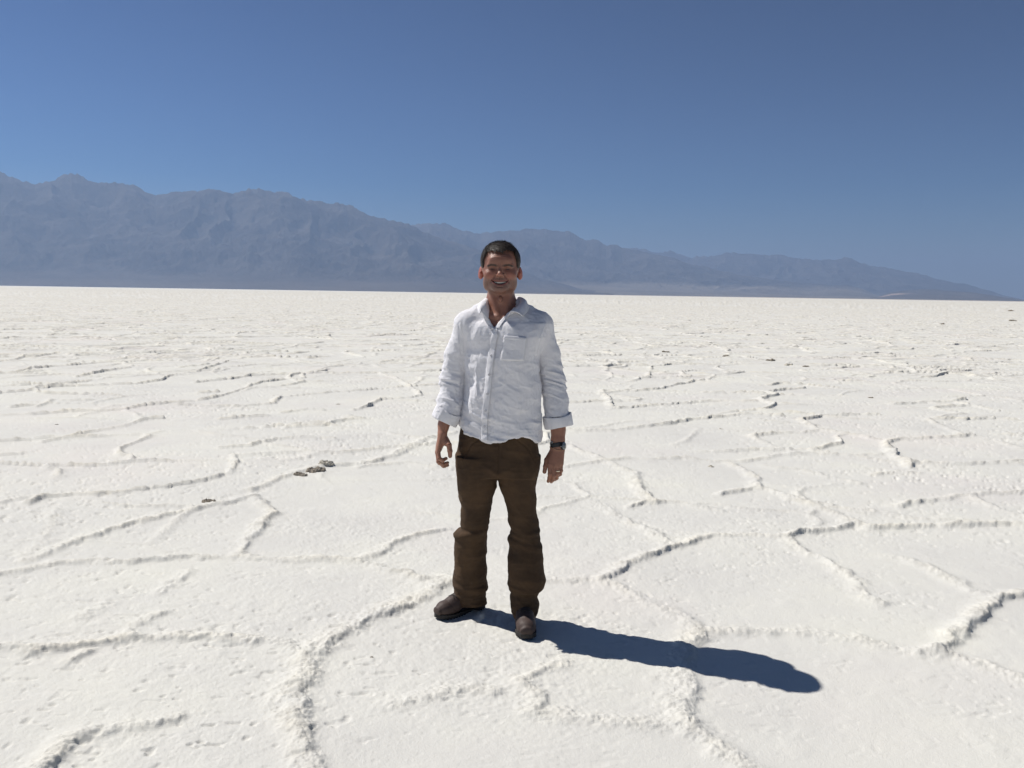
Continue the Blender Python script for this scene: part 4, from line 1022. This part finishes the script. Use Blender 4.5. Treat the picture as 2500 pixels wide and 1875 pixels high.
def front_map(V, N):
    m = (N[:, 1] < -.2) & (V[:, 1] < 3.945); x0, z0, h = -.40, .80, .004; nx, nz = 180, 210
    i = ((V[m, 0] - x0) / h).astype(int).clip(0, nx - 1); k = ((V[m, 2] - z0) / h).astype(int).clip(0, nz - 1); M = np.full((nx, nz), 9.); np.minimum.at(M, (i, k), V[m, 1])
    for _ in range(6):
        b = M > 5
        P = np.pad(M, 1, mode='edge'); nb = np.stack([P[:-2, 1:-1], P[2:, 1:-1], P[1:-1, :-2], P[1:-1, 2:]]); c = (nb < 5).sum(0); s_ = np.where(nb < 5, nb, 0).sum(0)
        M = np.where(b & (c > 0), s_ / np.maximum(c, 1), M)
    M = np.where(M > 5, M[M < 5].max(), M)
    for _ in range(2):
        P = np.pad(M, 1, mode='edge'); M = (P[:-2, 1:-1] + P[2:, 1:-1] + P[1:-1, :-2] + P[1:-1, 2:] + 2 * M) / 6
    def fy(x, z):
        a = (np.asarray(x) - x0) / h - .5; b = (np.asarray(z) - z0) / h - .5; i = np.floor(a).astype(int).clip(0, nx - 2); k = np.floor(b).astype(int).clip(0, nz - 2); u = a - i; v = b - k
        return (M[i, k] * (1 - u) * (1 - v) + M[i + 1, k] * u * (1 - v) + M[i, k + 1] * (1 - u) * v + M[i + 1, k + 1] * u * v)
    return fy
def sheet(A, th, closed=False):
    """grid of points A[i,j] -> thin solid with thickness th along the normals"""
    n, m = A.shape[:2]; du = np.gradient(A, axis=0); dv = np.gradient(A, axis=1); N = np.cross(du, dv); N /= np.maximum(np.linalg.norm(N, axis=2, keepdims=True), 1e-9)
    V = np.concatenate([(A + N * th / 2).reshape(-1, 3), (A - N * th / 2).reshape(-1, 3)]); k = n * m; Q = []
    for i in range(n if closed else n - 1):
        i2 = (i + 1) % n
        for j in range(m - 1):
            a, b, c, d = i * m + j, i2 * m + j, i2 * m + j + 1, i * m + j + 1; Q += [(a, b, c, d), (k + d, k + c, k + b, k + a)]
        Q += [(i * m, k + i * m, k + i2 * m, i2 * m), (i * m + m - 1, i2 * m + m - 1, k + i2 * m + m - 1, k + i * m + m - 1)]
    if not closed:
        for j in range(m - 1): Q += [(j, j + 1, k + j + 1, k + j), ((n - 1) * m + j + 1, (n - 1) * m + j, k + (n - 1) * m + j, k + (n - 1) * m + j + 1)]
    return V, np.array(Q)

def shirt_trim(shirt, per, V, N):
    fy = front_map(V, N)
    # placket
    C = catmull([(at(px, py, 3.835)[0], at(px, py, 3.835)[2]) for px, py in [(1207, 803), (1200, 830), (1194, 865), (1188, 920), (1183, 975), (1178, 1020), (1177, 1050), (1178, 1074)]], 110)
    w = np.linspace(-.004, .024, 9); A = np.zeros((len(C), len(w), 3))
    for i, (cx, cz) in enumerate(C):
        A[i, :, 0] = cx + w * (1 if i > 10 else .5 + .05 * i); A[i, :, 2] = cz
    yy = fy(A[:, :, 0], A[:, :, 2]); 
    for _ in range(2): yy[1:-1] = (yy[:-2] + yy[1:-1] * 2 + yy[2:]) / 4
    A[:, :, 1] = yy - .0038 - .0012 * np.cos(np.linspace(-1.3, 1.3, len(w)))[None] + .0010 * vnoise(A[:, :, 0] * 60, A[:, :, 2] * 90, seed=7)
    v, q = sheet(A, .003); np_mesh('placket', v, q, LINEN, shirt)
    for py in (868, 915, 962, 1003, 1040):
        i = int(np.argmin([abs(at(1190, py, 3.835)[2] - c[1]) for c in C])); cx, cz = C[i]; cx += .0105; y = float(fy(cx, cz)) - .0082
        g = Field((cx - .01, y - .006, cz - .01), (cx + .01, y + .006, cz + .01), .0009); g.ell((cx, y, cz), (.0062, .0022, .0062), .0005); g.ell((cx, y - .003, cz), (.0038, .0020, .0038), .001, True); bv, bq = g.mesh(); np_mesh('button', bv, bq, BUTTON, shirt)
    # chest pocket
    c = [at(px, py, 3.84) for px, py in [(1231, 818), (1285, 823), (1279, 879), (1222, 878)]]; n = 44; A = np.zeros((n, n, 3))
    for i in range(n):
        for j in range(n):
            s_, t = i / (n - 1), j / (n - 1); tt = t + (.06 * (1 - abs(2 * s_ - 1)) if t > .9 else 0); p = (1 - t) * ((1 - s_) * c[0] + s_ * c[1]) + t * ((1 - s_) * c[3] + s_ * c[2]); A[i, j, 0], A[i, j, 2] = p[0], p[2]
    e = np.minimum(np.minimum(np.arange(n)[:, None], n - 1 - np.arange(n)[:, None]), np.minimum(np.arange(n)[None], n - 1 - np.arange(n)[None])) / n
    A[:, :, 1] = fy(A[:, :, 0], A[:, :, 2]) - .0040 - .0020 * smooth(0, .05, e) + .0014 * ridged(A[:, :, 0] * 25, A[:, :, 2] * 4, A[:, :, 2] * 30, 77, 2) - .0015 * (np.arange(n)[None] < 6)
    v, q = sheet(A, .003); np_mesh('pocket', v, q, LINEN, shirt)
    # collar
    F_ = [(1178, 764, 3.866), (1184, 744, 3.895), (1190, 731, 3.945), (1199, 724, 4.015), (1229, 722, 4.045), (1259, 723, 4.018), (1272, 728.5, 3.955), (1268, 742, 3.905), (1246, 760, 3.866)]
    O_ = [(1171, 767, 3.852), (1166, 755, 3.890), (1168, 747, 3.945), (1186, 740, 4.045), (1229, 737, 4.078), (1273, 740, 4.045), (1289, 745, 3.955), (1289, 756, 3.895), (1277, 772, 3.842)]
    B_ = [(1192, 781, 3.868), (1193, 765, 3.895), (1197, 755, 3.945), (1205, 745, 4.005), (1229, 742, 4.028), (1254, 745, 4.005), (1263, 756, 3.945), (1256, 764, 3.90), (1238, 772, 3.868)]
    n = 90; f_, o_, b_ = [catmull([at(*p) for p in L_], n) for L_ in (F_, O_, B_)]
    A = np.zeros((n, 17, 3))
    for j in range(17):
        t = j / 16.
        if t < .45: s_ = t / .45; A[:, j] = b_ * (1 - s_) + f_ * s_
        else:
            s_ = (t - .45) / .55; A[:, j] = f_ * (1 - s_) + o_ * s_; A[:, j, 2] += .007 * math.sin(math.pi * s_) ; 
            out_ = A[:, j, :2] - np.array([-.053, 3.97]); out_ /= np.linalg.norm(out_, axis=1, keepdims=True); A[:, j, :2] += out_ * .006 * math.sin(math.pi * min(s_ * 1.2, 1))
    for _ in range(2): A[:, 1:-1] = (A[:, :-2] + 2 * A[:, 1:-1] + A[:, 2:]) / 4
    A += .0018 * fbm(A[:, :, 0] * 40, A[:, :, 1] * 40, A[:, :, 2] * 40, seed=9, octv=2)[:, :, None]
    v, q = sheet(A, .0035); np_mesh('collar', v, q, LINEN, shirt)
    # front facing strips from the collar down to the first closed button
    for pts, nm in (([(1190, 770, 3.856), (1193, 779, 3.850), (1199, 790, 3.842), (1207, 803, 3.836)], 'l'), ([(1243, 763, 3.856), (1230, 775, 3.848), (1218, 788, 3.841), (1209, 802, 3.836)], 'r')):
        c = catmull([at(*p) for p in pts], 26); s_ = -1 if nm == 'l' else 1; A = np.zeros((26, 7, 3))
        for j in range(7): A[:, j] = c + np.array([s_ * .0032 * j, 0, .0006 * j * s_]); 
        yy = fy(A[:, :, 0], A[:, :, 2]); A[:, :, 1] = np.minimum(np.where(yy > 5, A[:, :, 1], yy), A[:, :, 1] + .03) - .0035
        v, q = sheet(A, .003); np_mesh('neck_facing', v, q, LINEN, shirt)
    # turned cuffs
    for px, py, y, tilt, wd, hh, dep in ((1090.5, 1014.5, 3.935, .47, .0585, .0275, .056), (1362, 1027.5, 3.945, -.17, .0625, .0265, .058)):
        c = at(px, py, y); n = 72; m = 13; A = np.zeros((n, m, 3)); ct, st = math.cos(tilt), math.sin(tilt)
        for i in range(n):
            th = 2 * math.pi * i / n
            for j in range(m):
                t = j / (m - 1); s_ = t * 2 - 1; rr = 1 + .035 * math.cos(s_ * 1.5) + .05 * t * (1 if tilt > 0 else .6)
                lx = math.cos(th) * wd * rr * (1 + .04 * math.sin(3 * th)); ly = math.sin(th) * dep * rr; lz = s_ * hh * (1 + .12 * math.sin(2 * th + 1))
                nzv = .0022 * float(vnoise(np.array(lx * 60), np.array(lz * 35), np.array(ly * 60), 17)) + .0016 * math.sin(th * 9 + 2 * math.sin(th * 3)) * (1 - t)
                lx += nzv * math.cos(th); ly += nzv * math.sin(th)
                X_ = lx * ct + lz * st; Z2 = -lx * st + lz * ct; A[i, j] = c + (X_, ly, Z2)
        v, q = sheet(A, .005, True); np_mesh('cuff', v, q, LINEN, shirt)
        # the folded under layer closes the gap to the arm
        A2 = np.zeros((n, 5, 3)); e = A[:, -1] if False else A[:, 0]; cc = e.mean(0)
        for j in range(5): A2[:, j] = cc + (e - cc) * (1 - .05 - .07 * j) + (0, 0, .004 + .005 * j)
        v, q = sheet(A2, .003, True); np_mesh('cuff_lining', v, q, LINEN, shirt)

def ring_band(c, axis, a, b, ra, rb, hw, th, n=64, m=5):
    """elliptic band: centre, axis, in-plane directions a,b with radii"""
    axis, a, b = [np.array(v, float) / np.linalg.norm(v) for v in (axis, a, b)]; A = np.zeros((n, m, 3))
    for i in range(n):
        t = 2 * math.pi * i / n
        for j in range(m): A[i, j] = c + a * ra * math.cos(t) + b * rb * math.sin(t) + axis * hw * (2 * j / (m - 1) - 1)
    return sheet(A, th, True)
def disc(c, axis, r, h, n=40, bev=.0008):
    axis = np.array(axis, float) / np.linalg.norm(axis); u = np.cross(axis, (0, 0, 1.)); u /= np.linalg.norm(u); v = np.cross(axis, u); V = []
    prof = [(0.0001, -h / 2), (r - bev, -h / 2), (r, -h / 2 + bev), (r, h / 2 - bev), (r - bev, h / 2), (.0001, h / 2)]
    for rr, z in prof:
        for k in range(n): t = 2 * math.pi * k / n; V.append(c + axis * z + rr * (u * math.cos(t) + v * math.sin(t)))
    Q = [(j * n + k, j * n + (k + 1) % n, (j + 1) * n + (k + 1) % n, (j + 1) * n + k) for j in range(len(prof) - 1) for k in range(n)]
    return np.array(V), np.array(Q)
def wrist_things(per):
    c = at(1360.5, 1083.5, 3.9225); ax_ = np.array((-.17, .0, 1.)); a = np.array((1, 0, .17)); b = (0, 1, 0)
    v, q = ring_band(c, ax_, a, b, .0325, .0268, .0100, .003); watch = np_mesh('watch', v, q, BLACK, per)
    n = np.array((.80, -.58, .12)); cc = c + np.array((.0275, -.0185, -.006)); v, q = disc(cc, n, .0190, .010, 48, .002); cs = np_mesh('case', v, q, BLACK, watch)
    v, q = disc(cc + n / np.linalg.norm(n) * .0052, n, .0165, .0015); np_mesh('bezel', v, q, STEEL, cs)
    v, q = disc(cc + n / np.linalg.norm(n) * .0064, n, .0135, .0012); np_mesh('dial', v, q, DIAL, cs)
    nn = n / np.linalg.norm(n); u = np.cross(nn, (0, 0, 1.)); u /= np.linalg.norm(u); w = np.cross(nn, u); parts = []
    for k in range(12):
        t = math.pi * k / 6; d = u * math.cos(t) + w * math.sin(t); p = cc + nn * .0074; parts.append(tube([p + d * .0100, p + d * .0122], .0006, 6))
    for t, L_ in ((.6, .006), (2.4, .009)):
        d = u * math.cos(t) + w * math.sin(t); p = cc + nn * .0074; parts.append(tube([p, p + d * L_], .0005, 6))
    v, q = join(parts); np_mesh('dial_marks', v, q, MARK, cs)
    v, q = disc(cc + w * .0 + u * .0205, u, .0028, .004, 16, .0006); np_mesh('crown', v, q, STEEL, cs)
    n2 = np.array((-.72, -.68, 0)); v, q = disc(c + np.array((-.0265, -.0155, .008)), n2, .0068, .005, 28, .001); np_mesh('buckle', v, q, STEEL, watch)
    c = at(1359.5, 1095.5, 3.9215); A = []
    for i in range(60):
        t = 2 * math.pi * i / 60; A.append(c + np.array((math.cos(t) * .0315, math.sin(t) * .0262, -.0075 * math.cos(t) + .001 * math.sin(5 * t))))
    v, q = tube(A, .0024, 8, True); np_mesh('bracelet', v, q, COPPER, per)
    c = at(1361.6, 1149.5, 3.8985); v, q = ring_band(c, (.02, .06, -1), (1, 0, .02), (0, 1, .06), .0102, .0102, .0022, .0014, 32, 4); np_mesh('ring', v, q, GOLD, per)

build_person()

# ------------------------------------------------------------------ loose clods lying on the flat
MUD = plain_mat('dried_mud', (.16, .13, .10), .95, 0, .1, (22, (.50, .45, .37)))
SALTC = plain_mat('dirty_salt', (.50, .46, .38), .9, 0, .1, (40, (.68, .64, .55)))
def clod(px, py, size, mat, label, seed, pieces=4, flat=.55, spread=1.):
    gx_, gy_ = ground(px, py); rng = np.random.RandomState(seed); base = float(salt_height(np.array([gx_]), np.array([gy_]))[0][0])
    h = size / 16.; f = Field((-size, -size * .8, -size * .35), (size, size * .8, size * .9), h)
    f.ell((0, 0, 0), (size * .62, size * .36, size * .12), size * .04)
    for _ in range(pieces):
        c = (rng.uniform(-.45, .45) * size * spread, rng.uniform(-.3, .3) * size * spread, rng.uniform(.0, .14) * size); r = size * rng.uniform(.14, .30)
        f.ell(c, (r, r * rng.uniform(.7, 1.), r * flat * rng.uniform(.8, 1.3)), size * .04, rot=rng.uniform(0, 3))
    V, Q = f.mesh(); N = normals(V, Q); k = 4.2 / size
    V = V + N * (size * .17 * ridged(V[:, 0] * k, V[:, 1] * k, V[:, 2] * k, seed, 3) + size * .06 * vnoise(V[:, 0] * k * 5, V[:, 1] * k * 5, V[:, 2] * k * 5, seed))[:, None]
    o = np_mesh('clod', V, Q, mat, smooth=False); o.location = (gx_, gy_, base - size * .10); o.rotation_euler = (0, 0, rng.uniform(-.5, .5))
    tag(o, label, 'clod', 'clods lying on the salt flat')
CL = [
 (768, 1152, .20, MUD, 'largest dark mud clod left of the man on the upheaved ridge', 6),
 (733, 1161, .15, MUD, 'flat dark crumb just left of the largest mud clod', 5),
 (797, 1138, .17, SALTC, 'pale brown broken crust piece right behind the largest mud clod', 5),
 (513, 1227, .15, MUD, 'pinkish brown clod lying alone in the hollow of a ridge at left', 4),
 (138, 1037, .045, MUD, 'small grey pebble alone on the smooth salt near the left edge', 2),
 (907, 1605, .020, MUD, 'tiny dark pebble on the near salt left of the boots', 2),
 (778, 825, .110, MUD, 'small dark stone far out left of the man below the mountains', 2),
 (466, 904, .075, MUD, 'dark stone beside a ridge in the middle distance at left', 2),
 (267, 794, .13, MUD, 'farthest small stone at the left of the flat', 2),
 (825, 988, .070, SALTC, 'low brownish crumb between two ridges left of the turned cuff', 3),
 (1626, 860, .20, MUD, 'low tan clod on the flat right of the white shirt', 4),
 (1773, 871, .20, MUD, 'split dark clod in three pieces beyond the right sleeve', 3),
 (1883, 881, .19, MUD, 'reddish tan clod in the row of clods in the right distance', 4),
 (1925, 892, .17, SALTC, 'pale crumbling clod right of the reddish tan one', 5),
 (1968, 896, .15, MUD, 'dark flat crumb at the right end of the row of clods', 4),
 (2127, 971, .085, MUD, 'thin dark flake lying on the salt in the right middle distance', 3),
 (2303, 792, .36, MUD, 'lone dark clod far away at the right under the far range', 4),
 (2473, 784, .55, MUD, 'big tan heap of crust far away at the right edge', 6),
 (2470, 760, .75, MUD, 'long low brown heap, the farthest one at the right edge', 6),
 (1961, 829, .16, MUD, 'tiny dark stone far behind the row of clods at right', 2),
 (1760, 1049, .050, SALTC, 'small dirty salt lump in front of a ridge right of the watch', 3),
 (1736, 1140, .060, SALTC, 'yellowish salt crumb on the broken ridge right of the hand with the ring', 4),
]
for i, (px, py, sz, mt_, lb, n_) in enumerate(CL):
    clod(px, py, sz * (.62 if px < 1500 else .85), mt_, lb, 200 + i, n_ * 2 + 2, .32 if px < 1500 and sz > .1 else .6)
